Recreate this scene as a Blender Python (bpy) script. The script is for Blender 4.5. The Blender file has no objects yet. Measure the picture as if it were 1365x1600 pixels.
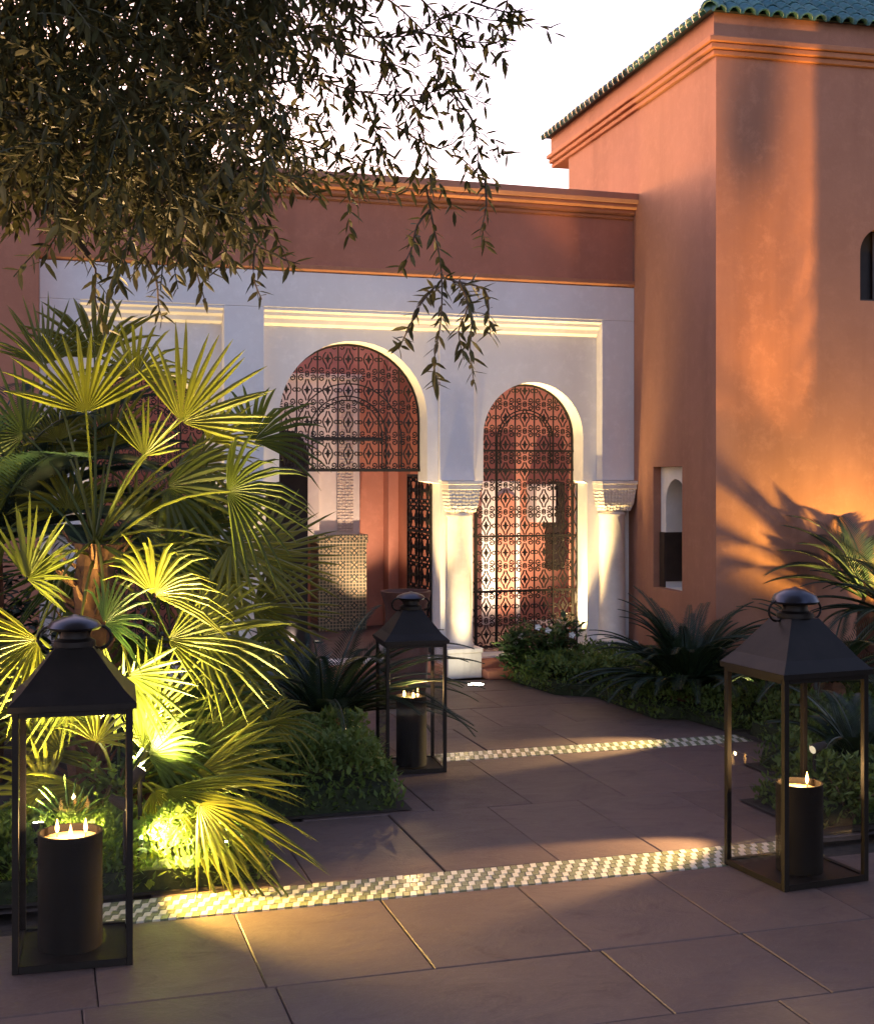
import bpy, bmesh, math, random
from mathutils import Vector, Matrix, noise
from mathutils.geometry import tessellate_polygon
random.seed(7)
R = math.radians
PI = math.pi
SC = bpy.context.scene
COL = SC.collection

# ------------------------------------------------------------------ camera
FPX, CX, HZ, HC = 2045.0, 682.5, 741.0, 1.7      # focal length (px), centre, horizon row, eye height
cam = bpy.data.cameras.new("camera")
cam.sensor_fit = 'VERTICAL'; cam.sensor_height = 36.0
cam.lens = FPX / 1600.0 * 36.0
cam.shift_y = -(800.0 - HZ) / 1600.0
cam.clip_start = 0.05; cam.clip_end = 500
cob = bpy.data.objects.new("camera", cam)
cob.location = (0, 0, HC); cob.rotation_euler = (R(90), 0, 0)
COL.objects.link(cob); SC.camera = cob

# ------------------------------------------------------------------ sky, sun, exposure
SUN_EL, SUN_AZ = 6.0, -36.0          # low dusk sun far to the left, beyond the garden
w = bpy.data.worlds.new("World"); SC.world = w; w.use_nodes = True
nt = w.node_tree; nt.nodes.clear()
sky = nt.nodes.new("ShaderNodeTexSky"); sky.sky_type = 'NISHITA'
sky.sun_disc = False; sky.sun_elevation = R(SUN_EL); sky.sun_rotation = R(SUN_AZ)
sky.air_density = 1.0; sky.dust_density = 4.0; sky.ozone_density = 2.0; sky.altitude = 400
bg = nt.nodes.new("ShaderNodeBackground"); bg.inputs['Strength'].default_value = 0.15
wo = nt.nodes.new("ShaderNodeOutputWorld")
tint = nt.nodes.new("ShaderNodeMix"); tint.data_type = 'RGBA'; tint.blend_type = 'MULTIPLY'; tint.inputs[0].default_value = 1.0
tint.inputs[7].default_value = (1.32, .90, .90, 1)      # rosy dusk white balance, the same over the whole sky
nt.links.new(sky.outputs[0], tint.inputs[6]); nt.links.new(tint.outputs[2], bg.inputs[0]); nt.links.new(bg.outputs[0], wo.inputs[0])
sl = bpy.data.lights.new("sun", 'SUN'); sl.energy = 0.03; sl.angle = R(1.0); sl.color = (1.0, 0.72, 0.45)
so = bpy.data.objects.new("sun", sl); COL.objects.link(so)
sdir = Vector((math.sin(R(SUN_AZ)) * math.cos(R(SUN_EL)), math.cos(R(SUN_AZ)) * math.cos(R(SUN_EL)), math.sin(R(SUN_EL))))
so.rotation_euler = (-sdir).to_track_quat('-Z', 'Y').to_euler(); so.location = (0, 0, 30)
vs = SC.view_settings
vs.view_transform = 'Standard'; vs.look = 'None'; vs.exposure = 2.75; vs.gamma = 1.0; vs.use_curve_mapping = False
SC.cycles.max_bounces = 8; SC.cycles.transparent_max_bounces = 24
SC.cycles.diffuse_bounces = 3; SC.cycles.glossy_bounces = 3
SC.cycles.sample_clamp_indirect = 4.0

# ------------------------------------------------------------------ point helpers (photo pixel -> place in the world)
def at(px, py, Y): return Vector(((px - CX) / FPX * Y, Y, HC - (py - HZ) / FPX * Y))
def gnd(px, py):
    Y = FPX * HC / (py - HZ); return Vector(((px - CX) / FPX * Y, Y, 0))
PA = R(16.8); PO = gnd(700, 1377)                 # path frame
def pw(s, t, z=0): return Vector((PO.x + s * math.cos(PA) - t * math.sin(PA), PO.y + s * math.sin(PA) + t * math.cos(PA), z))
FA = R(18.0); FO = gnd(730, 1058)                 # arcade frame: u along the wall, d into the building
def fw(u, d, z=0): return Vector((FO.x + u * math.cos(FA) - d * math.sin(FA), FO.y + u * math.sin(FA) + d * math.cos(FA), z))
def fu(px, py, d):                                # pixel on the plane d -> (u, z)
    k = (px - CX) / FPX; c, s = math.cos(FA), math.sin(FA)
    X0, Y0 = FO.x - d * s, FO.y + d * c
    u = (k * Y0 - X0) / (c - k * s); Y = Y0 + u * s
    return u, HC - (py - HZ) / FPX * Y

# ------------------------------------------------------------------ mesh helpers
class MB:
    def __init__(s): s.v = []; s.f = []
    def poly(s, pts):
        n = len(s.v); s.v += [tuple(p) for p in pts]; s.f.append(tuple(range(n, n + len(pts))))
    def box(s, x0, x1, y0, y1, z0, z1):
        n = len(s.v)
        s.v += [(x, y, z) for z in (z0, z1) for y in (y0, y1) for x in (x0, x1)]
        for a in ((0, 2, 3, 1), (4, 5, 7, 6), (0, 1, 5, 4), (2, 6, 7, 3), (0, 4, 6, 2), (1, 3, 7, 5)): s.f.append(tuple(n + i for i in a))
        return s
    def frustum(s, b, z0, t, z1):                 # b, t = (half x, half y)
        n = len(s.v)
        for (hx, hy), z in ((b, z0), (t, z1)): s.v += [(-hx, -hy, z), (hx, -hy, z), (hx, hy, z), (-hx, hy, z)]
        s.f += [(n + 3, n + 2, n + 1, n), (n + 4, n + 5, n + 6, n + 7)] + [(n + i, n + (i + 1) % 4, n + 4 + (i + 1) % 4, n + 4 + i) for i in range(4)]
        return s
    def tube(s, pts, r, k=6, cap=True):
        pts = [Vector(p) for p in pts]; m = len(pts)
        if m < 2: return s
        rr = r if hasattr(r, '__len__') else [r] * m
        n = len(s.v); ref = None
        for i, p in enumerate(pts):
            d = (pts[min(i + 1, m - 1)] - pts[max(i - 1, 0)])
            if d.length < 1e-9: d = Vector((0, 0, 1))
            d.normalize()
            if ref is None:
                ref = Vector((0, 0, 1)) if abs(d.z) < .9 else Vector((1, 0, 0))
            a = d.cross(ref)
            if a.length < 1e-4: a = d.cross(Vector((.3, 1, .2)))
            a.normalize(); b = d.cross(a).normalized(); ref = b.cross(d) * -1 if False else ref
            for j in range(k):
                q = 2 * PI * (j + .5) / k
                s.v.append(tuple(p + (a * math.cos(q) + b * math.sin(q)) * rr[i]))
        for i in range(m - 1):
            for j in range(k):
                j2 = (j + 1) % k
                s.f.append((n + i * k + j, n + i * k + j2, n + (i + 1) * k + j2, n + (i + 1) * k + j))
        if cap:
            s.f.append(tuple(n + j for j in range(k))); s.f.append(tuple(n + (m - 1) * k + j for j in range(k)))
        return s
    def lathe(s, prof, cx=0, cy=0, k=24, cap=True):  # prof: (r, z)
        n = len(s.v)
        for r, z in prof:
            for j in range(k):
                q = 2 * PI * j / k; s.v.append((cx + r * math.cos(q), cy + r * math.sin(q), z))
        for i in range(len(prof) - 1):
            for j in range(k):
                j2 = (j + 1) % k; s.f.append((n + i * k + j, n + i * k + j2, n + (i + 1) * k + j2, n + (i + 1) * k + j))
        if cap:
            s.f.append(tuple(n + j for j in range(k))); s.f.append(tuple(n + (len(prof) - 1) * k + j for j in range(k)))
        return s
    def prism(s, prof, u0, u1):                    # prof of (y, z) swept along x
        n = len(s.v); m = len(prof)
        for u in (u0, u1): s.v += [(u, y, z) for y, z in prof]
        for i in range(m): s.f.append((n + i, n + (i + 1) % m, n + m + (i + 1) % m, n + m + i))
        s.f.append(tuple(n + i for i in range(m))); s.f.append(tuple(n + m + i for i in range(m)))
        return s
    def sheet(s, outline, holes, M, depth):        # (x, z) outline with holes, given thickness along +y of the matrix M
        loops = [outline] + holes
        flat = [p for l in loops for p in l]
        tris = tessellate_polygon([[Vector((x, z, 0)) for x, z in l] for l in loops])
        n = len(s.v); m = len(flat)
        for y in (0, depth): s.v += [tuple(M @ Vector((x, y, z))) for x, z in flat]
        for a, b, c in tris: s.f.append((n + a, n + b, n + c)); s.f.append((n + m + c, n + m + b, n + m + a))
        o = 0
        for l in loops:
            q = len(l)
            for i in range(q): s.f.append((n + o + i, n + o + (i + 1) % q, n + m + o + (i + 1) % q, n + m + o + i))
            o += q
        return s
    def mesh(s, name, mat, smooth=False, normals=True):
        me = bpy.data.meshes.new(name); me.from_pydata(s.v, [], s.f)
        if normals:
            bm = bmesh.new(); bm.from_mesh(me); bmesh.ops.recalc_face_normals(bm, faces=bm.faces); bm.to_mesh(me); bm.free()
        if mat: me.materials.append(mat)
        if smooth:
            me.polygons.foreach_set('use_smooth', [True] * len(me.polygons))
            if smooth != True: me.set_sharp_from_angle(angle=R(smooth))
        me.update(); return me
    def build(s, name, mat, parent=None, smooth=False, normals=True, bevel=0, loc=None, rz=0):
        o = bpy.data.objects.new(name, s.mesh(name, mat, smooth, normals)); COL.objects.link(o)
        if parent: o.parent = parent
        if loc is not None: o.location = loc
        o.rotation_euler.z = rz
        if bevel:
            b = o.modifiers.new("bevel", 'BEVEL'); b.width = bevel; b.segments = 2; b.limit_method = 'ANGLE'; b.angle_limit = R(40)
        return o

def inst(name, me, parent, M=None):
    o = bpy.data.objects.new(name, me); COL.objects.link(o); o.parent = parent
    if M is not None: o.matrix_local = M
    return o
def tag(o, label=None, cat=None, group=None, kind=None):
    for k, v in (('label', label), ('category', cat), ('group', group), ('kind', kind)):
        if v: o[k] = v
    return o
def thing(name, loc, rz, label, cat, group=None):
    o = bpy.data.objects.new(name, None); COL.objects.link(o); o.empty_display_size = .1
    o.location = loc; o.rotation_euler.z = rz
    return tag(o, label, cat, group)

# ------------------------------------------------------------------ materials
def nodes(name):
    m = bpy.data.materials.new(name); m.use_nodes = True
    t = m.node_tree; b = t.nodes['Principled BSDF']; return m, t, b
def mixc(t, fac, a, b):
    n = t.nodes.new('ShaderNodeMix'); n.data_type = 'RGBA'
    for i, x in ((6, a), (7, b)):
        if hasattr(x, 'links'): t.links.new(x, n.inputs[i])
        else: n.inputs[i].default_value = (*x, 1)
    if hasattr(fac, 'links'): t.links.new(fac, n.inputs[0])
    else: n.inputs[0].default_value = fac
    return n.outputs[2]
def nz(t, scale, detail=6, rough=.6, coord=None, stretch=None):
    n = t.nodes.new('ShaderNodeTexNoise'); n.inputs['Scale'].default_value = scale; n.inputs['Detail'].default_value = detail; n.inputs['Roughness'].default_value = rough
    tc = t.nodes.new('ShaderNodeTexCoord'); src = tc.outputs[coord or 'Object']
    if stretch:
        mp = t.nodes.new('ShaderNodeMapping'); mp.inputs['Scale'].default_value = stretch; t.links.new(src, mp.inputs[0]); src = mp.outputs[0]
    t.links.new(src, n.inputs['Vector']); return n.outputs[0]
def ramp(t, src, a, b):
    n = t.nodes.new('ShaderNodeMapRange'); n.inputs[1].default_value = a; n.inputs[2].default_value = b; t.links.new(src, n.inputs[0]); return n.outputs[0]
def bumpit(t, b, src, strength, dist=.01):
    n = t.nodes.new('ShaderNodeBump'); n.inputs['Strength'].default_value = strength; n.inputs['Distance'].default_value = dist
    t.links.new(src, n.inputs['Height']); t.links.new(n.outputs[0], b.inputs['Normal'])
def plaster(name, c, c2, rough=.85, scale=1.2, bump=.25, streak=.78):
    m, t, b = nodes(name)
    n1 = nz(t, scale, 8, .65); n2 = nz(t, scale * 1.4, 5, .6, stretch=(1, 1, .12))
    a = mixc(t, ramp(t, n1, .35, .7), c, c2)
    a = mixc(t, ramp(t, n2, .5, .8), a, tuple(x * streak for x in c2)); a = mixc(t, ramp(t, nz(t, 9, 6, .75), .5, .8), a, tuple(x * 1.1 for x in c))
    t.links.new(a, b.inputs['Base Color']); b.inputs['Roughness'].default_value = rough
    b.inputs['Specular IOR Level'].default_value = .25
    bumpit(t, b, nz(t, 28, 9, .75), bump * 1.4, .008); return m
def simple(name, c, rough=.5, metal=0, var=.25, scale=12, bump=.1):
    m, t, b = nodes(name)
    a = mixc(t, ramp(t, nz(t, scale, 5), .3, .7), tuple(x * (1 - var) for x in c), tuple(min(1, x * (1 + var)) for x in c))
    t.links.new(a, b.inputs['Base Color']); b.inputs['Roughness'].default_value = rough; b.inputs['Metallic'].default_value = metal
    if bump: bumpit(t, b, nz(t, scale * 4, 4), bump, .004)
    return m
def leafmat(name, c, c2, trans=.35, rough=.5, spec=.35):
    m, t, b = nodes(name)
    g = t.nodes.new('ShaderNodeNewGeometry'); r1 = g.outputs['Random Per Island']
    a = mixc(t, r1, c, c2)
    a = mixc(t, ramp(t, nz(t, 6, 3), .4, .75), a, tuple(x * .75 for x in c))
    t.links.new(a, b.inputs['Base Color']); b.inputs['Roughness'].default_value = rough; b.inputs['Specular IOR Level'].default_value = spec
    tr = t.nodes.new('ShaderNodeBsdfTranslucent'); t.links.new(a, tr.inputs['Color'])
    mx = t.nodes.new('ShaderNodeMixShader'); mx.inputs[0].default_value = trans
    t.links.new(b.outputs[0], mx.inputs[1]); t.links.new(tr.outputs[0], mx.inputs[2])
    t.links.new(mx.outputs[0], t.nodes['Material Output'].inputs['Surface']); return m
def vary(m, c, lo, amt):
    t = m.node_tree; oi = t.nodes.new('ShaderNodeObjectInfo')
    for n in list(t.nodes):
        if n.type == 'BSDF_PRINCIPLED': sock = n.inputs['Base Color']
        elif n.type == 'BSDF_TRANSLUCENT': sock = n.inputs['Color']
        else: continue
        src = sock.links[0].from_socket
        t.links.new(mixc(t, ramp(t, oi.outputs['Random'], lo, 1.0 + amt), src, c), sock)
    return m
def emit(name, c, s):
    m, t, b = nodes(name); b.inputs['Base Color'].default_value = (*c, 1); b.inputs['Emission Color'].default_value = (*c, 1); b.inputs['Emission Strength'].default_value = s; return m

M_terra = plaster("terracotta_plaster", (.375, .178, .118), (.32, .148, .096))
M_court = plaster("court_plaster", (.56, .27, .20), (.48, .22, .155))
M_terra_dark = plaster("dark_terracotta_plaster", (.44, .18, .112), (.37, .148, .09))
M_trim = plaster("orange_trim_plaster", (.44, .19, .10), (.36, .15, .08))
M_white = plaster("white_plaster", (.76, .72, .70), (.70, .655, .63), bump=.12, streak=.93)
M_marble = plaster("pale_stone", (.74, .68, .62), (.62, .55, .49), rough=.5, scale=4, bump=.1)
M_iron = simple("wrought_iron", (.022, .018, .017), .5, .6)
M_lantern = simple("dark_bronze_sheet", (.012, .0085, .007), .55, .5, .4, 7, .15)
M_lcap = simple("polished_dark_cap", (.06, .06, .075), .28, .8, .3, 7, .05)
M_soil = simple("soil", (.035, .024, .017), .95, 0, .5, 20, .6)
M_wood = simple("dark_wood", (.035, .02, .014), .6)
M_bark = simple("bark", (.10, .07, .05), .9, 0, .5, 18, .6)
M_fibre = simple("palm_trunk_fibre", (.09, .036, .02), .95, 0, .6, 14, .6)
M_olive = leafmat("olive_leaf", (.05, .052, .02), (.092, .088, .034), .3, .45)
M_olive2 = leafmat("olive_leaf_back", (.12, .11, .05), (.08, .072, .034), .3, .5)
M_fan = vary(leafmat("fan_palm_leaf", (.15, .15, .02), (.22, .21, .03), .36, .42), (.035, .07, .02), .32, .0)
M_cycad = leafmat("sago_leaf", (.012, .027, .013), (.022, .042, .018), .2, .38, .5)
M_feather = leafmat("feather_palm_leaf", (.025, .05, .035), (.045, .07, .045), .25, .4, .5)
M_cover = leafmat("ground_cover_leaf", (.10, .155, .036), (.155, .21, .05), .35, .6)
M_shrub = leafmat("shrub_leaf", (.045, .09, .03), (.07, .12, .035), .35, .5)
M_agave = leafmat("blue_agave_leaf", (.10, .15, .16), (.14, .19, .2), .1, .5)
M_flower = simple("white_petal", (.8, .78, .76), .6)
M_pot = plaster("dark_clay_pot", (.12, .05, .038), (.085, .036, .028), rough=.6, scale=5)
M_burner = simple("blackened_iron_cylinder", (.008, .006, .005), .7, 0, .3, 8, 0); M_burner.node_tree.nodes['Principled BSDF'].inputs['Specular IOR Level'].default_value = .15
M_wax = simple("candle_wax", (.62, .42, .2), .5)
M_flame = emit("flame", (1.0, .50, .13), 3.5)
M_core = simple('cover_core', (.022, .03, .011), .95, 0, .5, 30, .5)
M_lens = emit("lamp_lens", (1.0, .86, .5), 40)
M_lens2 = emit("ground_lamp_lens", (1.0, .9, .62), 14)
M_lens3 = emit("sill_lamp_lens", (1.0, .9, .62), .08)
M_lens4 = emit("shaded_lamp_lens", (1.0, .86, .5), 4)
M_grout = simple("grout", (.05, .033, .028), .95, 0, .3, 30, .2)
M_tile_l = simple("cream_mosaic", (.74, .68, .54), .2, 0, .12, 40, .05)
M_tile_d = simple("green_mosaic", (.23, .24, .145), .2, 0, .35, 40, .05)
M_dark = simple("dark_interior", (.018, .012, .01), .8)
M_glazed_pan = simple("dark_glazed_pan", (.015, .03, .035), .4)

def slab_mat():
    m, t, b = nodes("sandstone_slab")
    oi = t.nodes.new('ShaderNodeObjectInfo')
    base = mixc(t, oi.outputs['Random'], (.070, .043, .036), (.135, .087, .072))
    mp = t.nodes.new('ShaderNodeTexCoord')
    va = t.nodes.new('ShaderNodeVectorMath'); va.operation = 'ADD'
    sc = t.nodes.new('ShaderNodeVectorMath'); sc.operation = 'SCALE'; sc.inputs[0].default_value = (37, 91, 11)
    t.links.new(oi.outputs['Random'], sc.inputs['Scale']); t.links.new(mp.outputs['Object'], va.inputs[0]); t.links.new(sc.outputs[0], va.inputs[1])
    def n(scale, det, st):
        q = t.nodes.new('ShaderNodeTexNoise'); q.inputs['Scale'].default_value = scale; q.inputs['Detail'].default_value = det; q.inputs['Roughness'].default_value = .65; q.inputs['Distortion'].default_value = 1.2
        mm = t.nodes.new('ShaderNodeMapping'); mm.inputs['Scale'].default_value = st; t.links.new(va.outputs[0], mm.inputs[0]); t.links.new(mm.outputs[0], q.inputs['Vector']); return q.outputs[0]
    big, vein, fine = n(2.2, 5, (1, 1, 1)), n(3.4, 8, (1, 1.7, 1)), n(40, 5, (1, 1, 1))
    a = mixc(t, ramp(t, big, .35, .7), base, (.10, .066, .06))
    a = mixc(t, ramp(t, vein, .56, .74), a, (.07, .04, .037))
    a = mixc(t, ramp(t, fine, .5, .85), a, (.14, .094, .08))
    t.links.new(a, b.inputs['Base Color'])
    rr = t.nodes.new('ShaderNodeMapRange'); rr.inputs[3].default_value = .42; rr.inputs[4].default_value = .72; t.links.new(vein, rr.inputs[0]); t.links.new(rr.outputs[0], b.inputs['Roughness'])
    ad = t.nodes.new('ShaderNodeMath'); ad.operation = 'ADD'; ms = t.nodes.new('ShaderNodeMath'); ms.operation = 'MULTIPLY'; ms.inputs[1].default_value = .25
    t.links.new(fine, ms.inputs[0]); t.links.new(vein, ad.inputs[0]); t.links.new(ms.outputs[0], ad.inputs[1])
    bumpit(t, b, ad.outputs[0], .45, .012); return m
M_slab = slab_mat()

def glazed():
    m, t, b = nodes("green_glazed_tile")
    oi = t.nodes.new('ShaderNodeObjectInfo')
    a = mixc(t, oi.outputs['Random'], (.03, .12, .15), (.09, .21, .22))
    a = mixc(t, ramp(t, nz(t, 25, 4), .5, .75), a, (.02, .06, .085))
    t.links.new(a, b.inputs['Base Color']); b.inputs['Roughness'].default_value = .3; bumpit(t, b, nz(t, 40, 3), .15, .004); return m
M_glazed = glazed()

def glass_mat():
    m, t, b = nodes("lantern_glass")
    tr = t.nodes.new('ShaderNodeBsdfTransparent'); tr.inputs[0].default_value = (.985, .98, .97, 1)
    gl = t.nodes.new('ShaderNodeBsdfGlossy'); gl.inputs['Roughness'].default_value = .02
    lw = t.nodes.new('ShaderNodeLayerWeight'); pw_ = t.nodes.new('ShaderNodeMath'); pw_.operation = 'POWER'; pw_.inputs[1].default_value = 5.0
    t.links.new(lw.outputs['Facing'], pw_.inputs[0]); fr = t.nodes.new('ShaderNodeMapRange'); fr.inputs[3].default_value = .012; t.links.new(pw_.outputs[0], fr.inputs[0])
    mx = t.nodes.new('ShaderNodeMixShader'); t.links.new(fr.outputs[0], mx.inputs[0]); t.links.new(tr.outputs[0], mx.inputs[1]); t.links.new(gl.outputs[0], mx.inputs[2])
    t.links.new(mx.outputs[0], t.nodes['Material Output'].inputs['Surface']); return m
M_glass = glass_mat()

def zellige():
    m, t, b = nodes("zellige_mosaic")
    tc = t.nodes.new('ShaderNodeTexCoord'); sep = t.nodes.new('ShaderNodeSeparateXYZ'); t.links.new(tc.outputs['Object'], sep.inputs[0])
    cmb = t.nodes.new('ShaderNodeCombineXYZ'); t.links.new(sep.outputs[0], cmb.inputs[0]); t.links.new(sep.outputs[2], cmb.inputs[1])
    def vor(scale, feat='F1', metric='CHEBYCHEV', rnd=0.0, rot=0):
        mp = t.nodes.new('ShaderNodeMapping'); mp.inputs['Rotation'].default_value = (0, 0, rot); t.links.new(cmb.outputs[0], mp.inputs[0])
        v = t.nodes.new('ShaderNodeTexVoronoi'); v.voronoi_dimensions = '2D'; v.feature = feat; v.distance = metric; v.inputs['Scale'].default_value = scale; v.inputs['Randomness'].default_value = rnd
        t.links.new(mp.outputs[0], v.inputs['Vector']); return v
    v1 = vor(7.5, metric='MANHATTAN'); v2 = vor(30, rot=PI / 4); v3 = vor(30)
    a = mixc(t, ramp(t, v2.outputs['Distance'], .3, .34), (.42, .33, .2), (.03, .045, .04))
    c = mixc(t, ramp(t, v3.outputs['Distance'], .36, .4), (.06, .07, .05), (.36, .3, .2))
    d = mixc(t, ramp(t, v1.outputs['Distance'], .36, .38), a, c)
    t.links.new(d, b.inputs['Base Color']); b.inputs['Roughness'].default_value = .3; return m
M_zellige = zellige()
def carved():
    m, t, b = nodes("carved_plaster")
    tc = t.nodes.new('ShaderNodeTexCoord')
    v = t.nodes.new('ShaderNodeTexVoronoi'); v.inputs['Scale'].default_value = 34; v.inputs['Randomness'].default_value = .35; t.links.new(tc.outputs['Object'], v.inputs['Vector'])
    a = mixc(t, ramp(t, v.outputs['Distance'], .2, .6), (.70, .64, .58), (.58, .51, .46)); t.links.new(a, b.inputs['Base Color']); b.inputs['Roughness'].default_value = .8
    bumpit(t, b, v.outputs['Distance'], .9, .02); return m
M_carved = carved()

def spot(loc, target, watts, cone, color, parent=None, blend=.5, size=.03):
    l = bpy.data.lights.new("lamp_light", 'SPOT'); l.energy = watts; l.spot_size = R(cone); l.spot_blend = blend; l.color = color; l.shadow_soft_size = size
    o = bpy.data.objects.new("lamp_light", l); COL.objects.link(o); loc = Vector(loc)
    q = (Vector(target) - loc).to_track_quat('-Z', 'Y')
    M = Matrix.LocRotScale(loc, q, None)
    if parent:
        o.parent = parent; PM = Matrix.LocRotScale(parent.location, parent.rotation_euler, None); o.matrix_local = PM.inverted() @ M
    else: o.matrix_world = M
    return o
def point(loc, watts, color, parent=None, size=.02):
    l = bpy.data.lights.new("lamp_light", 'POINT'); l.energy = watts; l.color = color; l.shadow_soft_size = size
    o = bpy.data.objects.new("lamp_light", l); COL.objects.link(o)
    if parent:
        o.parent = parent; o.location = loc
    else: o.location = loc
    return o
YEL = (1.0, .78, .22); WARM = (1.0, .62, .26); CREAM = (1.0, .70, .29); AMBER = (1.0, .5, .12); GOLD = (1.0, .62, .12); PINKW = (1.0, .66, .42)

# ================================================================== GROUND, PATH
g = MB(); g.poly([(-80, -60, -.05), (80, -60, -.05), (80, 140, -.05), (-80, 140, -.05)])
tag(g.build("ground", M_soil), kind='structure')
p = MB(); p.poly([pw(-4.5, -6, -.009), pw(4, -6, -.009), pw(4, -.142, -.009), pw(-4.5, -.142, -.009)]); p.poly([pw(-4.5, .132, -.009), pw(4, .132, -.009), pw(4, 2.188, -.009), pw(-4.5, 2.188, -.009)]); p.poly([pw(-4.5, 2.407, -.009), pw(4, 2.407, -.009), pw(4, 5.1, -.009), pw(-4.5, 5.1, -.009)])
path = tag(p.build("path", M_grout), kind='structure')
def slab(s0, s1, t0, t1):
    g = .0018; b = MB()
    w2, h2 = (s1 - s0) / 2 - g, (t1 - t0) / 2 - g
    e = .004
    n = len(b.v)
    def jit(): return random.uniform(-.0015, .0015)
    b.v += [(-w2, -h2, -.026), (w2, -h2, -.026), (w2, h2, -.026), (-w2, h2, -.026)]
    b.v += [(-w2 + jit(), -h2 + jit(), -e), (w2 + jit(), -h2 + jit(), -e), (w2 + jit(), h2 + jit(), -e), (-w2 + jit(), h2 + jit(), -e)]
    b.v += [(-w2 + e, -h2 + e, 0), (w2 - e, -h2 + e, 0), (w2 - e, h2 - e, 0), (-w2 + e, h2 - e, 0)]
    for k in (0, 4): b.f += [(k + i, k + (i + 1) % 4, k + 4 + (i + 1) % 4, k + 4 + i) for i in range(4)]
    b.f.append((8, 9, 10, 11))
    o = b.build("slab", M_slab, path); o.location = pw((s0 + s1) / 2, (t0 + t1) / 2, random.uniform(-.002, .0015))
    o.rotation_euler = (random.uniform(-.002, .002), random.uniform(-.002, .002), PA)
def row(t0, t1, joints):
    for a, b in zip(joints, joints[1:]): slab(a, b, t0, t1)
row(-.905, -.145, [-2.6, -2.05, -1.45, -.91, -.33, .25, .845, 1.42, 2.0, 2.6, 3.2])
row(-1.485, -.905, [-2.7, -2.1, -1.5, -.88, .285, .855, 1.45, 2.05, 2.65, 3.2])
row(-2.1, -1.485, [-2.6, -1.75, -1.15, -.55, .05, .65, 1.2, 1.8, 2.4, 3.0])
row(-3.0, -2.1, [-2.8, -1.9, -1.0, -.1, .8, 1.7, 2.6, 3.2])
row(.135, 1.11, [-1.2, -.55, .03, .555, 1.05, 1.6, 2.1])
row(1.11, 2.185, [-.4, .27, .8, 1.33, 1.9, 2.45, 3.0])
row(2.41, 3.1, [-.2, .45, 1.0, 1.6, 2.15, 2.7])
row(3.1, 3.8, [-.2, .2, .75, 1.35, 1.9, 2.5])
row(3.8, 4.5, [0, .5, 1.05, 1.6, 2.2, 2.7])
row(4.5, 5.05, [0, .3, .9, 1.5, 2.1, 2.7])
row(-3.9, -3.0, [-2.8, -1.9, -1.0, -.1, .8, 1.7, 2.6, 3.2]); row(-4.8, -3.9, [-2.8, -1.9, -1.0, -.1, .8, 1.7, 2.6, 3.2])

# mosaic strips: light and dark tiles, slanted like a twisted ribbon
def tilemesh(mat, wd, hd, sl, name):
    b = MB(); q = .001
    P = [(-wd / 2 - sl + q, -hd / 2 + q), (wd / 2 - sl - q, -hd / 2 + q), (wd / 2 + sl - q, hd / 2 - q), (-wd / 2 + sl + q, hd / 2 - q)]
    b.v = [(x, y, -.012) for x, y in P] + [(x * .96, y * .94, 0) for x, y in P]
    b.f = [(i, (i + 1) % 4, 4 + (i + 1) % 4, 4 + i) for i in range(4)] + [(4, 5, 6, 7)]
    return b.mesh(name, mat)
strip = MB(); strip.poly([pw(-1.62, -.14, -.016), pw(1.75, -.14, -.016), pw(1.75, .13, -.016), pw(-1.62, .13, -.016)])
ms = tag(strip.build("mosaic_strip", M_grout), kind='structure')
TW, TH = .03, .0525
ml, md = tilemesh(M_tile_l, TW, TH, .006, "mosaic_tile"), tilemesh(M_tile_d, TW, TH, .006, "mosaic_tile")
rest = MB(); restd = MB(); nl = nd = 0
for r_ in range(5):
    for i in range(-53, 58):
        s_, t_ = i * TW + (r_ % 2) * TW * 0.9, -.105 + (r_ + .05) * TH
        lt = (i) % 2 == 0
        vis = i * TW > -1.60
        M = Matrix.Translation(pw(s_, t_, random.uniform(-.0015, .001))) @ Matrix.Rotation(PA, 4, 'Z') @ Matrix.Rotation(random.uniform(-.02, .02), 4, 'X')
        me = ml if lt else md
        if vis and (nl if lt else nd) < 300:
            inst("mosaic_tile", me, ms, M)
            if lt: nl += 1
            else: nd += 1
        else:
            tgt = rest if lt else restd; n = len(tgt.v)
            tgt.v += [tuple(M @ v.co) for v in me.vertices]; tgt.f += [tuple(n + k for k in f.vertices) for f in me.polygons]
if rest.v: tag(rest.build("mosaic_rest", M_tile_l, ms), kind='stuff')
if restd.v: tag(restd.build("mosaic_rest", M_tile_d, ms), kind='stuff')
strip2 = MB(); strip2.poly([pw(.0, 2.19, -.016), pw(3.05, 2.19, -.016), pw(3.05, 2.405, -.016), pw(.0, 2.405, -.016)])
ms2 = tag(strip2.build("far_mosaic_strip", M_grout), kind='structure')
fl, fd = MB(), MB()
for r_ in range(4):
    for i in range(0, 100):
        s_, t_ = .03 + i * TW + (r_ % 2) * TW * .5, 2.216 + (r_ + .05) * TH
        me = ml if i % 2 == 0 else md; tgt = fl if i % 2 == 0 else fd; n = len(tgt.v)
        M = Matrix.Translation(pw(s_, t_, 0)) @ Matrix.Rotation(PA, 4, 'Z')
        tgt.v += [tuple(M @ v.co) for v in me.vertices]; tgt.f += [tuple(n + k for k in f.vertices) for f in me.polygons]
tag(fl.build("mosaic_tiles", M_tile_l, ms2), kind='stuff'); tag(fd.build("mosaic_tiles", M_tile_d, ms2), kind='stuff')

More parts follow.
